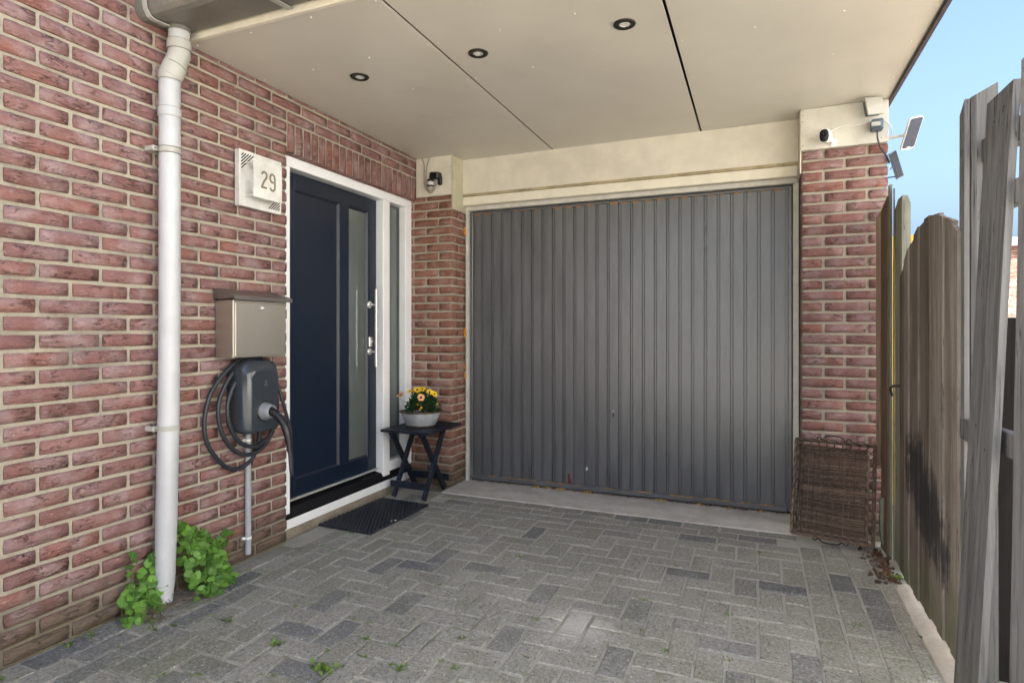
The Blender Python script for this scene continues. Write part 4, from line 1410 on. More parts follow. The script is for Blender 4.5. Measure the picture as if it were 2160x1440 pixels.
# ================================================================ small devices
t = thing('motion_sensor', 'black motion sensor on the cream box beside the door', 'sensor', (-2.17, YP - .014, 2.2))
YB = YP - .0142
blob_b = MB()
def rbox(b, a, c, bev=.004, M=None):
    b.box(a, c, bev, M)
    return b
SM = Matrix.Translation((-2.165, YB - .028, 2.262)) @ Matrix.Rotation(math.radians(-14), 4, 'Z') @ Matrix.Rotation(math.radians(8), 4, 'Y')
rbox(MB(), (-.045, -.026, -.024), (.045, .027, .026), .010, SM).build('housing', M_BLACK, t)
rbox(MB(), (-2.150, YB - .030, 2.195), (-2.118, YB + .0, 2.262), .008).build('mount', M_BLACK, t)
MB().lathe([(.0001, -.034), (.020, -.034), (.027, -.026), (.027, .012), (.022, .020), (.0001, .022)], Matrix.Translation((-2.195, YB - .045, 2.215)), 20).build('sensor_head', M_BLACK, t)
MB().lathe([(.0272, -.024), (.0282, -.018), (.0282, -.002), (.0272, .002)], Matrix.Translation((-2.195, YB - .045, 2.215)), 20).build('sensor_lens', paint('milky_lens', (0.5, 0.5, 0.48), .35), t)
MB().lathe([(.0001, -.048), (.014, -.042), (.018, -.0345)], Matrix.Translation((-2.195, YB - .045, 2.215)), 16).build('lower_lens', M_GREYP, t)
for lp in ([(-2.292, YB - .006, 2.410), (-2.272, YB - .007, 2.36), (-2.270, YB - .009, 2.29), (-2.268, YB - .012, 2.22), (-2.25, YB - .014, 2.175), (-2.215, YB - .014, 2.147), (-2.18, YB - .014, 2.165), (-2.165, YB - .012, 2.205)],
           [(-2.226, YB - .006, 2.411), (-2.246, YB - .007, 2.35), (-2.256, YB - .009, 2.28), (-2.253, YB - .012, 2.215), (-2.235, YB - .018, 2.172), (-2.21, YB - .018, 2.158), (-2.185, YB - .018, 2.172)]):
    MB().tube(bez(lp, 42), .0042, 8).build('cable', M_CABLEG, t)

t = thing('security_camera', 'white bullet security camera with black lens on the stained cream panel', 'camera', (0.37, YB, 2.22))
CMx = frame((0.352, YB - .075, 2.222), (-0.35, -0.90, -0.16), (0, 0, 1))     # local x: looking direction, y up
def capsule(b, prof, M, n=20, sx=.027, sy=.038):
    V, Fc = [], []
    for x, k in prof:
        for q in range(n):
            a_ = 2 * math.pi * q / n
            ca, sa = math.cos(a_), math.sin(a_)
            yy = math.copysign(abs(sa) ** .8, sa) * sy * k
            zz = math.copysign(abs(ca) ** .8, ca) * sx * k
            V.append((x, yy, zz))
    for i in range(len(prof) - 1):
        for q in range(n):
            Fc.append((i * n + q, i * n + (q + 1) % n, (i + 1) * n + (q + 1) % n, (i + 1) * n + q))
    b.add(V, Fc, M, True)
    return b
capsule(MB(), [(-.046, .01), (-.045, .5), (-.038, .85), (-.02, 1), (.028, 1), (.033, .97), (.034, .9)], CMx).build('body', M_WHITEP, t)
fr = capsule(MB(), [(.033, .92), (.0345, .86), (.035, .01)], CMx).build('face', M_BLACK, t)
MB().lathe([(.014, .0), (.014, .002), (.010, .001), (.0001, -.001)], CMx @ Matrix.Translation((.0352, .008, 0)) @ Matrix.Rotation(math.pi / 2, 4, 'Y'), 18).build('lens', M_SOLARD, fr)
MB().tube([CMx @ Vector((-.04, -.01, 0)), (0.385, YB - .03, 2.205), (0.388, YB - .008, 2.205)], .010, 12).lathe([(.0001, .008), (.024, .006), (.026, 0)], frame((0.389, YB, 2.205), (1, 0, 0), (0, 0, 1)), 20).build('mount', M_WHITEP, t)
lp = [CMx @ Vector((-.044, .01, 0)), Vector((.40, YB - .03, 2.268)), Vector((.45, YB - .005, 2.285)), Vector((.50, YB - .005, 2.283)), Vector((.56, YB - .005, 2.292)), Vector((.60, YB - .006, 2.297)), Vector((.645, YB - .01, 2.288)), Vector((.676, YB + .0, 2.25)), Vector((.682, YP + .03, 2.215))]
MB().tube(bez(lp, 48), .0026, 6).build('cable', M_WHITEP, t)

t = thing('floodlight', 'grey floodlight with sensor at the right corner under the canopy', 'floodlight', (0.6, YB, 2.3))
FMx = frame((0.578, YB - .062, 2.352), (0.90, 0.30, 0.08), (-0.1, 0.10, 0.99))   # local z points to the camera side
b = MB()
prof = [(-.040, -.048), (.040, -.048), (.044, .044), (-.044, .050)]
b.prism(prof, .012, FMx @ Matrix.Translation((0, 0, .012)))
b.build('front_panel', M_GREYP, t)
MB().box((-.038, -.042, -.022), (.038, .042, .0115), .006, FMx).build('rear_housing', M_SLATE, t)
b = MB().tube([FMx @ Vector((.038, .046, -.01)), FMx @ Vector((.040, .064, -.015)), FMx @ Vector((.056, .062, -.03)), FMx @ Vector((.056, -.01, -.04))], .004, 6)
b.build('bracket', M_BLACK, t)
MB().box((.575, YB - .06, 2.232), (.632, YB - .002, 2.292), .006).build('mount_box', M_SLATE, t)
MB().box((.566, YB - .078, 2.240), (.620, YB - .0605, 2.276), .004).build('sensor_head', M_SLATE, t)
MB().box((.570, YB - .082, 2.246), (.612, YB - .0782, 2.268), .001).build('sensor_lens', M_GREYP, t)
lp = [(.603, YB - .04, 2.232), (.606, YB - .035, 2.19), (.622, YB - .02, 2.14), (.655, YB - .01, 2.09), (.672, YP + .02, 2.065)]
MB().tube(bez(lp, 28), .0042, 8).build('cable', M_CABLE, t)

t = thing('solar_panel', 'pale grey solar panel on a white arm beyond the roof corner', 'solar panel', (0.67, 3.84, 2.2), 'small solar panels at the garage corner')
AM = frame((0.769, 3.767, 2.201), (0.822, 0.519, 0.233), (0.144, -0.586, 0.797))
b = MB()
pl_ = outline(-.0425, .0425, -.0875, .0875, .014, .014, 4)
sk = Matrix(((1, .22, 0, 0), (0, 1, 0, 0), (0, 0, 1, 0), (0, 0, 0, 1)))
b.prism(pl_, .010, AM @ Matrix.Translation((0, 0, -.010)) )
b.build('back_frame', M_WHITEP, t)
MB().prism(outline(-.038, .0385, -.079, .083, .011, .009, 4), .002, AM @ Matrix.Translation((0, 0, .0002))).build('cell', M_SOLAR, t)
MB().prism([(-.010, -.088), (.012, -.088), (.012, -.074), (-.010, -.074)], .003, AM @ Matrix.Translation((0, 0, .0003))).build('label_tab', M_WHITEP, t)
MB().tube([(0.666, 3.86, 2.215), (0.72, 3.845, 2.214), (0.752, 3.80, 2.207)], .009, 12).build('arm', M_WHITEP, t)
blob((0.752, 3.80, 2.207), (.013, .013, .013), M_WHITEP, 'joint', t, 2, .0)
MB().lathe([(.0001, .008), (.022, .006), (.024, 0)], frame((0.6645, 3.87, 2.215), (0, 1, 0), (0, 0, 1)), 16).build('foot', M_WHITEP, t)
t = thing('solar_panel', 'small dark solar panel hanging tilted from the pier corner', 'solar panel', (0.68, 3.83, 2.0), 'small solar panels at the garage corner')
AM = frame((0.706, 3.815, 2.05), (0.688, 0.577, 0.44), (-0.31, -0.315, 0.897))
MB().box((-.030, -.075, -.006), (.030, .075, .0), .0015, AM).build('back_frame', M_SLATE, t)
MB().box((-.026, -.070, .0003), (.026, .070, .0016), 0, AM).build('cell', M_SOLARD, t)
b = MB()
for k in (-.012, .004, .018):
    b.box((k - .0025, -.066, .0018), (k + .0025, .02, .0022), 0, AM)
b.build('cell_stripe', M_SOLAR, t)
MB().tube([(0.662, 3.82, 1.985), (0.70, 3.825, 1.988)], .0035, 8).build('bracket', M_BLACK, t)
MB().tube(bez([(.672, 3.82, 2.07), (.69, 3.825, 2.10), (.70, 3.83, 2.085), (.69, 3.83, 2.05), (.678, 3.83, 2.03)], 24), .0022, 6).build('wire', M_CABLE, t)

# ================================================================ wicker tray
t = thing('wicker_tray', 'brown wicker tray with iron handles leaning against the right pier', 'tray', (0.36, 3.6, 0))
B0 = Vector((0.182, 3.622, 0.022))
TM = frame(B0, (0.384, -0.085, 0.0), (0.028, 0.150, 0.49))      # local x right, y up along the tray, z towards the viewer
TW, TH, TD = 0.384, 0.512, 0.062
rn_v = []
def strands(name, paths, rad, n=5, kind='stuff'):
    b = MB()
    vals = []
    for p in paths:
        k = len(b.v)
        b.tube(p, rad * R(.8, 1.15), n, caps=False, M=TM)
        vals += [random.random()] * (len(b.v) - k)
    o = b.build(name, M_WICKER, t)
    a = o.data.attributes.new('rnd', 'FLOAT', 'POINT')
    a.data.foreach_set('value', vals)
    if kind:
        tag(o, kind=kind)
    return o
x0, x1, y0, y1 = .032, TW - .040, .026, TH - .034
nst = 13
stx = [x0 + .006 + (x1 - x0 - .012) * k / (nst - 1) for k in range(nst)]
paths = []
yy = y0
r_ = 0
while yy < y1:
    pth = []
    for k in range(nst * 2 - 1):
        x = stx[0] + (stx[-1] - stx[0]) * k / (nst * 2 - 2)
        s_ = (1 if (k // 2 + r_) % 2 else -1) if k % 2 == 0 else 0
        pth.append((x, yy + R(-.0009, .0009) + .004 * math.sin(x * 14 + yy * 9), s_ * .0034))
    pth = [(x0 - .002, yy, 0)] + pth + [(x1 + .002, yy, 0)]
    paths.append(pth)
    yy += .0049
    r_ += 1
strands('floor_weave', paths, .00235, 5)
strands('floor_stakes', [[(x, y0 - .004 + (y1 - y0 + .008) * k / 8, R(-.001, .001)) for k in range(9)] for x in stx], .0028, 5)
# flaring woven sides: stacked rods from the floor edge out to the rim
paths = []
for lv in range(7):
    f_ = lv / 6
    ins_ = 1 - f_
    xa, xb, ya, yb = x0 * ins_ + .003, TW - (TW - x1) * ins_ - .003, y0 * ins_ + .003, TH - (TH - y1) * ins_ - .003
    if lv in (3, 4):
        segs = [((xa, ya), (xa, yb)), ((xa, ya), (xb, ya))]
    else:
        segs = [((xa, ya), (xa, yb)), ((xb, ya), (xb, yb)), ((xa, ya), (xb, ya)), ((xa, yb), (xb, yb))]
    for (p, q) in segs:
        for rep in range(2):
            pts = []
            for k in range(17):
                s_ = k / 16
                pts.append((p[0] + (q[0] - p[0]) * s_ + R(-.0012, .0012), p[1] + (q[1] - p[1]) * s_ + R(-.0012, .0012), f_ * TD + (.0025 if (k + rep) % 2 else -.0025)))
            paths.append(pts)
strands('side_weave', paths, .003, 5)
paths = []
for (p, q) in (((0, 0), (TW, 0)), ((TW, 0), (TW, TH)), ((TW, TH), (0, TH)), ((0, TH), (0, 0))):
    Lr = math.hypot(q[0] - p[0], q[1] - p[1])
    for ph in range(3):
        pts = []
        for k in range(61):
            s_ = k / 60
            a_ = s_ * Lr / .05 * 2 * math.pi + ph * 2.094
            nx_, ny_ = -(q[1] - p[1]) / Lr, (q[0] - p[0]) / Lr
            pts.append((p[0] + (q[0] - p[0]) * s_ + nx_ * math.cos(a_) * .0045, p[1] + (q[1] - p[1]) * s_ + ny_ * math.cos(a_) * .0045, TD + math.sin(a_) * .0045 + .004 * math.sin(s_ * 9)))
        paths.append(pts)
strands('braided_rim', paths, .0042, 6, None)
paths = []
for k in range(14):
    s_ = (k + .5) / 14
    for (a_, b_) in (((x1, y0 + (y1 - y0) * s_), (TW, TH * s_)), ((x0, y0 + (y1 - y0) * s_), (0, TH * s_))):
        paths.append([(a_[0], a_[1], 0), (b_[0], b_[1], TD)])
for k in range(9):
    s_ = (k + .5) / 9
    for (a_, b_) in (((x0 + (x1 - x0) * s_, y1), (TW * s_, TH)), ((x0 + (x1 - x0) * s_, y0), (TW * s_, 0))):
        paths.append([(a_[0], a_[1], 0), (b_[0], b_[1], TD)])
strands('side_stakes', paths, .003, 5)
for yb, s in ((TH + .002, 1), (-.002, -1)):
    hp = arc((-.072, .010 * 1), .010, 250, -60, 12)
    hp = [(x, y) for x, y in hp] + [(-.05, .012), (-.036, .026), (0, .031), (.036, .026), (.05, .012)] + [(2 * 0 - x, y) for x, y in reversed(hp)]
    pts = [TM @ Vector((TW * .49 + x, yb + s * y * (1 if s > 0 else .72), TD)) for x, y in hp]
    MB().tube(bez(pts, 90), .0032, 6).build('iron_handle', M_IRON, t)

# ================================================================ weeds round the downpipe
def leaf_mesh(L):
    prof = [(0.0, .02), (.02, .20), (.10, .36), (.25, .46), (.42, .48), (.60, .42), (.78, .27), (.92, .11), (1.0, 0.0)]
    V = [(0, 0, 0)]
    left, right, midv = [], [], []
    for k, (u_, w_) in enumerate(prof):
        z = -.10 * (u_ - .5) ** 2 + .06
        midv.append(len(V))
        V.append((u_ * L - .06 * L, 0, (z - .035) * L))
        if w_ > .01:
            jag = 1 + (R(-.06, .06))
            left.append(len(V))
            V.append((u_ * L - .06 * L - (.055 * L if k == 1 else 0), w_ * L * jag, (z + .03) * L))
            right.append(len(V))
            V.append((u_ * L - .06 * L - (.055 * L if k == 1 else 0), -w_ * L * jag, (z + .03) * L))
    Fc = []
    for k in range(len(left) - 1):
        Fc.append((midv[k], midv[k + 1], left[k + 1], left[k]))
        Fc.append((midv[k + 1], midv[k], right[k], right[k + 1]))
    Fc.append((midv[len(left) - 1], midv[-1], left[-1]))
    Fc.append((midv[-1], midv[len(left) - 1], right[-1]))
    me = MB().add(V, Fc, None, True).mesh('leaf')
    me.materials.append(M_LEAF)
    return me


LEAVES = [leaf_mesh(1.0) for _ in range(6)]


def weed(name, label, spots, base):
    t = thing(name, label, 'plant', base, 'weeds round the downpipe foot')
    st = MB()
    for (p, sz, d) in spots:
        p = Vector(p)
        d = Vector(d).normalized()
        o = link('leaf', random.choice(LEAVES), None, t)
        up_ = (Vector((0.55, -0.35, 0.75)) + Vector((R(-.7, .7), R(-.7, .7), R(-.4, .4)))).normalized()
        ax = (d - up_ * d.dot(up_))
        if ax.length < .1:
            ax = up_.orthogonal()
        Mx = frame(p, ax, up_.cross(ax))
        o.matrix_basis = Mx @ Matrix.Diagonal((sz, sz * R(.85, 1.15), sz, 1))
        b0 = Vector((XL + .03 + R(-.01, .05), base[1] + (p.y - base[1]) * .55 + R(-.02, .02), .0))
        st.tube([b0, (b0 + p) / 2 + Vector((0, 0, .02)), p], .0011, 4, caps=False)
    st.build('stems', M_STEM, t)
    return t


spots = []
for k in range(3000):
    if len(spots) >= 290:
        break
    y, z = R(1.795, 2.02), R(.0, .40)
    ztop = .27
    if y < 1.85:
        ztop = .31
    if y > 1.9:
        ztop = max(.12, .255 - (y - 1.9) * .8)
    if z > ztop:
        continue
    depth = .20 * max(.05, 1 - (z / (ztop + .02)) ** 1.4) * (1 - .45 * abs(y - 1.88) / .13)
    x = XL + .015 + R(.25, 1.0) ** .6 * max(.03, depth)
    sz = R(.014, .042) * (.8 if z > ztop * .85 else 1)
    d = Vector((R(.2, 1), R(-.8, .6) + (y - 1.92) * 3, R(-.5, .5)))
    spots.append(((x, y, max(.012, z)), sz, d))
for q in ((XL + .03, 1.80, .325), (XL + .035, 1.815, .305), (XL + .03, 1.80, .29), (XL + .05, 1.845, .285), (XL + .04, 2.03, .19), (XL + .05, 2.045, .18), (XL + .03, 2.02, .18), (XL + .045, 2.04, .16)):
    spots.append((q, R(.03, .045), (R(.2, 1), R(-.5, .5), R(-.3, .5))))
weed('green_weed', 'large bright green leafy weed right of the downpipe foot', spots, (XL + .06, 1.92, 0))
spots = []
for k in range(1500):
    if len(spots) >= 105:
        break
    y, z = R(1.535, 1.70), R(0, .29)
    ztop = .08 + max(0, (y - 1.535)) * .95
    if z > ztop:
        continue
    x = XL + .015 + R(.2, 1) * max(.025, .10 * (1 - z / (ztop + .05)))
    spots.append(((x, y, max(.015, z)), R(.026, .046), (R(.2, 1), R(-1, .4), R(-.5, .5))))
for q in ((XL + .03, 1.61, .25), (XL + .035, 1.60, .225), (XL + .03, 1.58, .20), (XL + .04, 1.59, .18)):
    spots.append((q, R(.028, .04), (R(.2, 1), R(-.5, .5), R(-.2, .5))))
weed('green_weed', 'smaller bright green weed left of the downpipe foot', spots, (XL + .06, 1.58, 0))

# dry debris at the pipe foot, along the garage threshold and by the right pier
b = MB()
for k in range(90):
    p = Vector((R(-2.33, -2.14), R(1.56, 1.80), R(.004, .03)))
    d = Vector((R(-1, 1), R(-1, 1), R(-.25, .3))).normalized()
    b.tube([p, p + d * R(.02, .05) + Vector((0, 0, .006)), p + d * R(.05, .08)], R(.0008, .0016), 4, caps=False)
tag(b.build('dry_stalks', paint('dry_stalk', (0.17, 0.115, 0.08), .8, var=.2)), 'tangle of dry brown stalks at the foot of the downpipe', 'debris', kind='stuff')


def flakes(name, label, n, fx, fy, z, s0, s1, mat):
    b = MB()
    for k in range(n):
        x, y = fx(), fy()
        a_ = R(0, 6.28)
        L, W_ = R(s0, s1), R(s0, s1) * .5
        Mx = Matrix.Translation((x, y, z + R(.001, .008))) @ Euler((R(-.5, .5), R(-.5, .5), a_)).to_matrix().to_4x4()
        b.add([(-L, 0, 0), (0, -W_, .002), (L, 0, 0), (0, W_, .003)], [(0, 1, 2, 3)], Mx)
    return tag(b.build(name, mat), label, 'litter', kind='stuff')


flakes('leaf_litter', 'dry brown litter lying under the garage door edge', 260, lambda: R(-2.0, .19), lambda: YG - .03 - abs(random.gauss(0, .016)), .006, .003, .011, M_LITTER)
flakes('corner_litter', 'brown leaves and soil crumbs beside the tray and gate foot', 320, lambda: .585 - abs(random.gauss(0, .035)), lambda: R(3.12, 3.52), .003, .004, .012, M_LITTER)
b = MB()
for k in range(60):
    x, y = R(.48, .61), R(3.1, 3.56)
    s_ = R(.004, .012)
    bm = bmesh.new()
    bmesh.ops.create_icosphere(bm, subdivisions=1, radius=s_)
    b.bm(bm, Matrix.Translation((x, y, s_ * .3)))
tag(b.build('soil_crumbs', M_SOIL), 'dark soil crumbs heaped at the foot of the gate post', 'soil', kind='stuff')
flakes('paving_crumbs', 'small dark crumbs and dry leaf bits scattered over the pavers', 90, lambda: R(-2.0, .2), lambda: R(1.6, 3.6), .002, .002, .006, M_SOIL)

# moss and small weeds growing in the joints
b = MB()
def tuft(x, y, n, s):
    for k in range(n):
        a_ = R(0, 6.28)
        p = Vector((x + random.gauss(0, s * .8), y + random.gauss(0, s * .5), -.002))
        d = Vector((math.cos(a_) * R(.2, 1), math.sin(a_) * R(.2, 1), R(.4, 1.2))).normalized()
        sd = d.cross(Vector((0, 0, 1)) + Vector((R(-.3, .3), R(-.3, .3), 0))).normalized()
        L = s * R(.3, .9)
        W_ = L * R(.2, .38)
        b.add([p, p + d * L * .55 + sd * W_, p + d * L, p + d * L * .55 - sd * W_], [(0, 1, 2, 3)])
for k in range(230):
    i, j = random.randint(-7, 16), random.randint(-14, 6)
    x, y = X0 + P * i, Y0 + P * j
    if random.random() < .5:
        x += R(0, P)
    else:
        y += R(0, P)
    dens = max(0, 1 - (y - 1.0) / 2.2) * (1 if x < -.3 else .45)
    if random.random() < dens:
        tuft(x, y, random.randint(8, 30), R(.006, .015))
for x, y, n, s in ((-1.36, 1.60, 60, .03), (-1.62, 1.66, 40, .022), (-1.93, 1.72, 30, .018), (-1.12, 1.70, 36, .02), (.36, 2.63, 30, .016), (.56, 2.62, 30, .015), (.57, 2.8, 16, .012), (-.38, 2.95, 20, .014), (.02, 3.3, 16, .014),
                   (-2.3, 1.14, 40, .022), (-2.31, 1.44, 30, .02), (-2.2, 1.6, 30, .02), (-2.31, 1.36, 24, .018), (.6, 3.2, 50, .03), (.61, 3.1, 30, .024), (-.75, 1.93, 20, .013), (-.95, 1.78, 24, .014)):
    tuft(x, y, n, s)
tag(b.build('joint_moss', M_MOSS), 'tufts of moss and tiny weeds in the paving joints', 'moss', kind='stuff')

# ================================================================ fence and gate on the right
def plank(name, mat, parent, quad, z0, z1, th, top=None, lean=0.0, seg=5, wob=.002):
    """upright board: quad=(xa,ya,xb,yb) is its face line on plan, thickness away from the viewer's left."""
    xa, ya, xb, yb = quad
    d = Vector((xb - xa, yb - ya, 0))
    nrm = Vector((-d.y, d.x, 0)).normalized() * th
    V = []
    zt0, zt1 = (top if top else (z1, z1))
    for k in range(seg + 1):
        s_ = k / seg
        za, zb = z0 + (zt0 - z0) * s_, z0 + (zt1 - z0) * s_
        ox, oy = R(-wob, wob), R(-wob, wob)
        for (x, y, z) in ((xa, ya, za), (xb, yb, zb), (xb + nrm.x, yb + nrm.y, zb), (xa + nrm.x, ya + nrm.y, za)):
            V.append((x + lean * (z - z0) + ox, y + oy, z))
    Fc = [(4 * k + q, 4 * k + (q + 1) % 4, 4 * k + 4 + (q + 1) % 4, 4 * k + 4 + q) for k in range(seg) for q in range(4)]
    Fc += [(3, 2, 1, 0), (4 * seg, 4 * seg + 1, 4 * seg + 2, 4 * seg + 3)]
    bm = bmesh.new()
    vs = [bm.verts.new(v) for v in V]
    for f in Fc:
        bm.faces.new([vs[i] for i in f])
    bmesh.ops.recalc_face_normals(bm, faces=bm.faces[:])
    b = MB()
    b.bm(bm)
    return b.build(name, mat, parent)


t = thing('plank_gate', 'weathered wooden plank gate with arched top and dark stain low down', 'gate', (.63, 2.8, 0))
ga, gb = 2.385, 3.205
npl = 10
def archz(y):
    s_ = (y - 2.74) / .455
    return 1.585 - .19 * min(1.15, abs(s_)) ** 2.0
for k in range(npl):
    ya = ga + (gb - ga) * k / npl
    yb = ga + (gb - ga) * (k + 1) / npl
    back = k % 2
    x_ = .628 + (.006 if back else 0) - (k / npl) * .012
    ov = .022 if back else -.0035
    plank('plank', M_WGATE, t, (x_, yb + ov, x_ - .0005, ya - ov), .032, 1.4, -.0135, (archz(yb), archz(ya)), 0.0, 5, .0008)
MB().box((.660, ga + .02, .25), (.690, gb - .02, .34), .004).build('ledge', M_WGATE, t)
MB().box((.660, ga + .02, 1.10), (.690, gb - .02, 1.19), .004).build('ledge', M_WGATE, t)
# felt capping along the far shoulder of the arch
b = MB()
ys = [3.03 + .03 * k for k in range(7)]
V = []
for y in ys:
    V += [(.612, y, archz(y) + .004), (.612, y, archz(y) + .010), (.648, y, archz(y) + .010), (.648, y, archz(y) + .004)]
b.add(V, [(4 * k + q, 4 * k + (q + 1) % 4, 4 * k + 4 + (q + 1) % 4, 4 * k + 4 + q) for k in range(6) for q in range(4)])
b.build('felt_cap', M_DARK, t)
hd = MB().tube(bez([(.618, 3.215, .885), (.598, 3.218, .884), (.583, 3.222, .882), (.574, 3.232, .870), (.582, 3.238, .835)], 20), .006, 8)
hd.box((.612, 3.196, .85), (.6175, 3.226, .91), .002)
hd.build('latch_handle', M_IRON, t)

t = thing('gate_post', 'pale greenish gate post with sloping top beside the brick pier', 'post', (.65, 3.36, 0), 'fence posts beside the gate')
bm = bmesh.new()
b = MB()
z_ = 1.742
V = [(.632, 3.30, 0), (.668, 3.30, 0), (.668, 3.45, 0), (.632, 3.45, 0), (.632, 3.30, z_), (.668, 3.30, z_), (.668, 3.45, z_), (.632, 3.45, z_), (.640, 3.33, z_ + .045), (.662, 3.33, z_ + .045), (.662, 3.43, z_ + .045), (.640, 3.43, z_ + .045)]
b.add(V, [(0, 1, 5, 4), (1, 2, 6, 5), (2, 3, 7, 6), (3, 0, 4, 7), (4, 5, 9, 8), (5, 6, 10, 9), (6, 7, 11, 10), (7, 4, 8, 11), (8, 9, 10, 11)])
b.build('shaft', M_WMOSS, t)
plank('batten', M_WMOSS, t, (.622, 3.488, .622, 3.456), .0, 1.87, -.012, None, 0, 4, .001)
plank('batten', M_WMOSS, t, (.628, 3.452, .628, 3.43), .0, 1.845, -.004, None, 0, 4, .001)

t = thing('fence_board', 'brown upright fence board just left of the greenish gate post', 'board', (.63, 3.58, 0), 'brown boards beside the right pier')
plank('board', M_WBROWN, t, (.619, 3.632, .624, 3.49), .0, 1.80, -.018, (1.77, 1.82), 0, 5, .0015)
t = thing('fence_board', 'dark brown upright board fixed to the side of the right brick pier', 'board', (.62, 3.76, .4), 'brown boards beside the right pier')
plank('board', M_WBROWN, t, (.600, 3.755, .630, 3.748), .405, 1.79, -.020, (1.755, 1.80), 0, 5, .001)
MB().box((.6255, 3.733, .42), (.632, 3.7465, 1.77), .001).build('edge_strip', M_WMOSS, t)
t = thing('low_board', 'short grey board end standing on the ground beside the tray', 'board', (.6, 3.6, 0))
b = MB()
pts = [(.588, .10), (.592, .05), (.606, .008), (.62, .0), (.632, .004), (.632, .262), (.618, .268), (.588, .262)]
b.prism(pts, .03, frame((0, 3.60, .004), (1, 0, 0), (0, 0, 1)))
b.build('board', M_WMOSS, t)
t = thing('sunlight_yellow_board', 'boarding added behind the gap beside the pier, coloured yellow for sunlight', 'board', (.75, 4.4, 0))
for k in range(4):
    MB().box((.672 + .09 * k, 4.40 + .004 * (k % 2), .03), (.758 + .09 * k, 4.42 + .004 * (k % 2), 1.74), .003).build('board', M_SUNYELLOW, t)

t = thing('tall_post', 'tall grey square fence post with cracked face at the right edge', 'post', (.67, 2.36, 0), 'fence posts beside the gate')
b = MB()
x0_, x1_, y0_, y1_ = .640, .708, 2.332, 2.402
c_ = .012
oc = [(x0_ + c_, y0_), (x1_, y0_), (x1_, y1_), (x0_ + c_, y1_), (x0_, y1_ - c_), (x0_, y0_ + c_)]
rows_ = [(z, 0) for z in (0, .5, 1.0, 1.5, 1.90)]
V = []
for z, _ in rows_:
    for i, (x, y) in enumerate(oc):
        zz = z + (.035 * (x - x0_) / .068 + R(-.003, .003) if z > 1.8 else 0)
        V.append((x + R(-.001, .001), y + R(-.001, .001), zz))
n = len(oc)
b.add(V, [(k * n + q, k * n + (q + 1) % n, (k + 1) * n + (q + 1) % n, (k + 1) * n + q) for k in range(4) for q in range(n)] + [tuple(4 * n + q for q in range(n))])
b.build('shaft', M_WGREY, t)
plank('batten', M_WGREY, t, (.6385, 2.405, .6365, 2.345), .05, 1.905, -.014, (1.86, 1.895), 0, 5, .0006)

t = thing('board_fence', 'leaning grey fence of wide boards at the right edge', 'fence', (.62, 2.1, 0))
LN = (.64 - .555) / 1.83
def lean_plank(y_far, w, zt, th=.019, dx=0, ln=None):
    d = Vector((.105, -.9945, 0))
    a_ = Vector((.555 + dx, y_far, 0))
    c2 = a_ + d * w
    return plank('board', M_WGREY, t, (a_.x, a_.y, c2.x, c2.y), .0, zt, th, (zt, zt + .015), LN if ln is None else ln, 6, .0012)
lean_plank(2.20, .150, 1.825)
lean_plank(1.885, .150, 1.83, dx=.035, ln=.016)
lean_plank(1.71, .150, 1.82, dx=.055, ln=.012)
for (yy_, zz_) in ((2.145, 1.755), (2.09, 1.78), (2.15, .86), (2.09, .80)):
    xx_ = .555 + (2.2 - yy_) * .1056 + LN * zz_
    MB().lathe([(.0001, .0015), (.003, .001), (.0035, 0)], frame((xx_ - .0016, yy_, zz_), (0, -1, 0), (0, 0, 1)), 8).build('nail', M_IRON, t)
for z, ex in ((.82, .16), (1.715, .10), (1.53, -.06)):
    a_ = Vector((.556 + .022 + LN * z, 2.20 + ex, z))
    d = Vector((.105, -.9945, 0)).normalized()
    Mx = frame(a_, d, (0, 0, 1))
    MB().box((-.02, -.036, -.034), (.68, .036, -.004), .003, Mx).build('rail', M_WGREY, t)
MB().tube([(.70, 1.98, 1.60), (.72, 1.90, 1.62), (.73, 1.82, 1.60)], .0012, 5).build('wire', M_CABLEG, t)

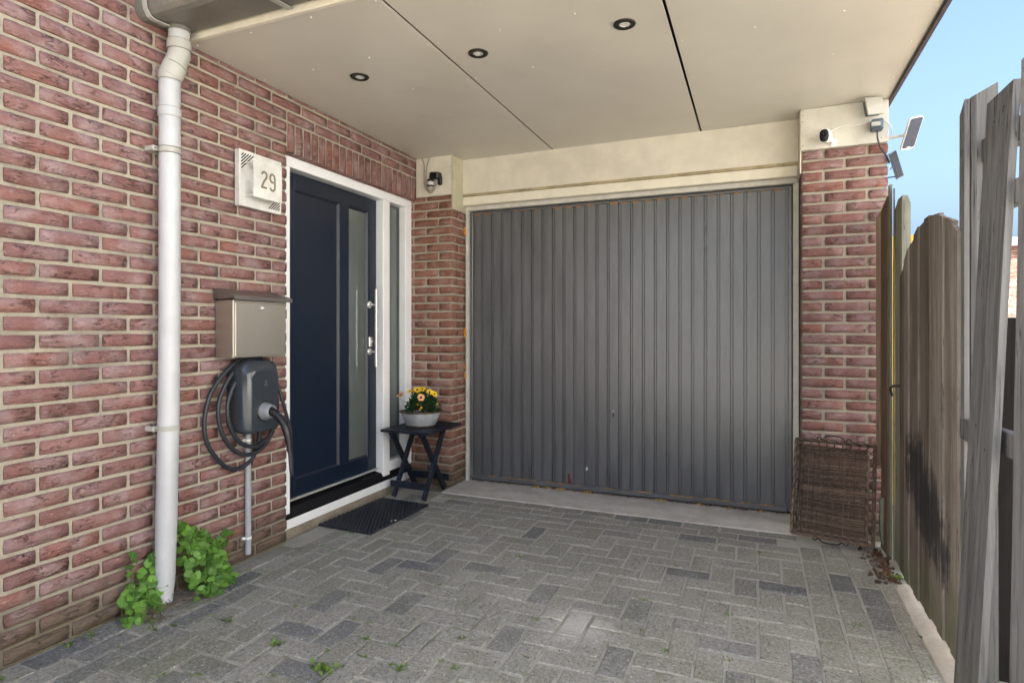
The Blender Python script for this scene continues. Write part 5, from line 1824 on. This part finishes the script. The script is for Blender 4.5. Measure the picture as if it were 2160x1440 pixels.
# ================================================================ beyond the fence
t = thing('neighbour_garage', 'low sunlit brick garage far behind the fence at the right', 'building', (4, 9.8, 0))
MB().box((0.9, 9.805, -0.1), (9.0, 13.0, 2.24)).build('wall', M_MORTAR, t)
b = MB()
rr_ = []
for n in range(0, 36):
    z = .0625 * n + .006
    x = .9 - (.11 if n % 2 else 0)
    while x < 6.0:
        k = len(b.v)
        b.box((max(.9, x), 9.80, z), (min(6, x + .208), 9.83, z + .051))
        rr_ += [random.random()] * (len(b.v) - k)
        x += .219
o = b.build('bricks', M_BRICKWARM, t)
a = o.data.attributes.new('rnd', 'FLOAT', 'POINT')
a.data.foreach_set('value', rr_)
tag(o, kind='stuff')
MB().box((0.8, 9.70, 2.24), (9.1, 13.0, 2.36), .01).build('roof_edge', M_ROOFT, t)
t = thing('wooden_awning', 'lit wooden awning edge glimpsed between the boards at the right edge', 'awning', (3.2, 6.4, 3.3))
YA = paint('honey_wood', (0.42, 0.27, 0.10), .6, var=.1)
MB().box((2.55, 6.0, 3.02), (4.4, 7.2, 3.06), .004).build('board', YA, t)
MB().box((2.55, 5.96, 3.061), (4.4, 5.999, 3.26), .004).build('fascia', M_WGREY, t)
for x in (2.62, 4.3):
    MB().box((x, 7.05, -.03), (x + .09, 7.14, 3.018), .004).build('post', M_WGREY, t)
for k in range(5):
    MB().box((2.6 + .4 * k, 6.01, 2.96), (2.64 + .4 * k, 7.0, 3.018)).build('rafter', M_WBROWN, t)

t = thing('sun_bounce_house', 'unseen white house added to bounce sunlight into the shaded driveway', 'house', (6.5, 0, 0))  # out of view, added so its sunlit facade brightens the drive
MB().box((6.5, -9, -.05), (12, 7, 5.6)).build('wall', paint('white_bounce_render', (0.74, 0.71, 0.64), .9, var=.03), t)
for y in (-7.2, -4.2, -1.2, 1.8, 4.8):
    for z in (.9, 3.5):
        w_ = MB().box((6.46, y - .6, z), (6.4995, y + .6, z + 1.3)).build('window', M_UPVC, t)
        MB().box((6.45, y - .52, z + .08), (6.4595, y + .52, z + 1.22)).build('pane', M_GLASS, w_)

t = thing('gap_shade_boards', 'boards added behind the leaning grey fence, coloured near-black for deep shade', 'fence', (1.3, 2.44, 0))
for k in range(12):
    MB().box((.725 + .1 * k, 2.43 + .006 * (k % 2), -.02), (.823 + .1 * k, 2.448 + .006 * (k % 2), 1.185), .003).build('board', M_GAPSHADE, t)
MB().box((.72, 2.455, .95), (1.92, 2.485, 1.03), .003).build('rail', M_GAPSHADE, t)
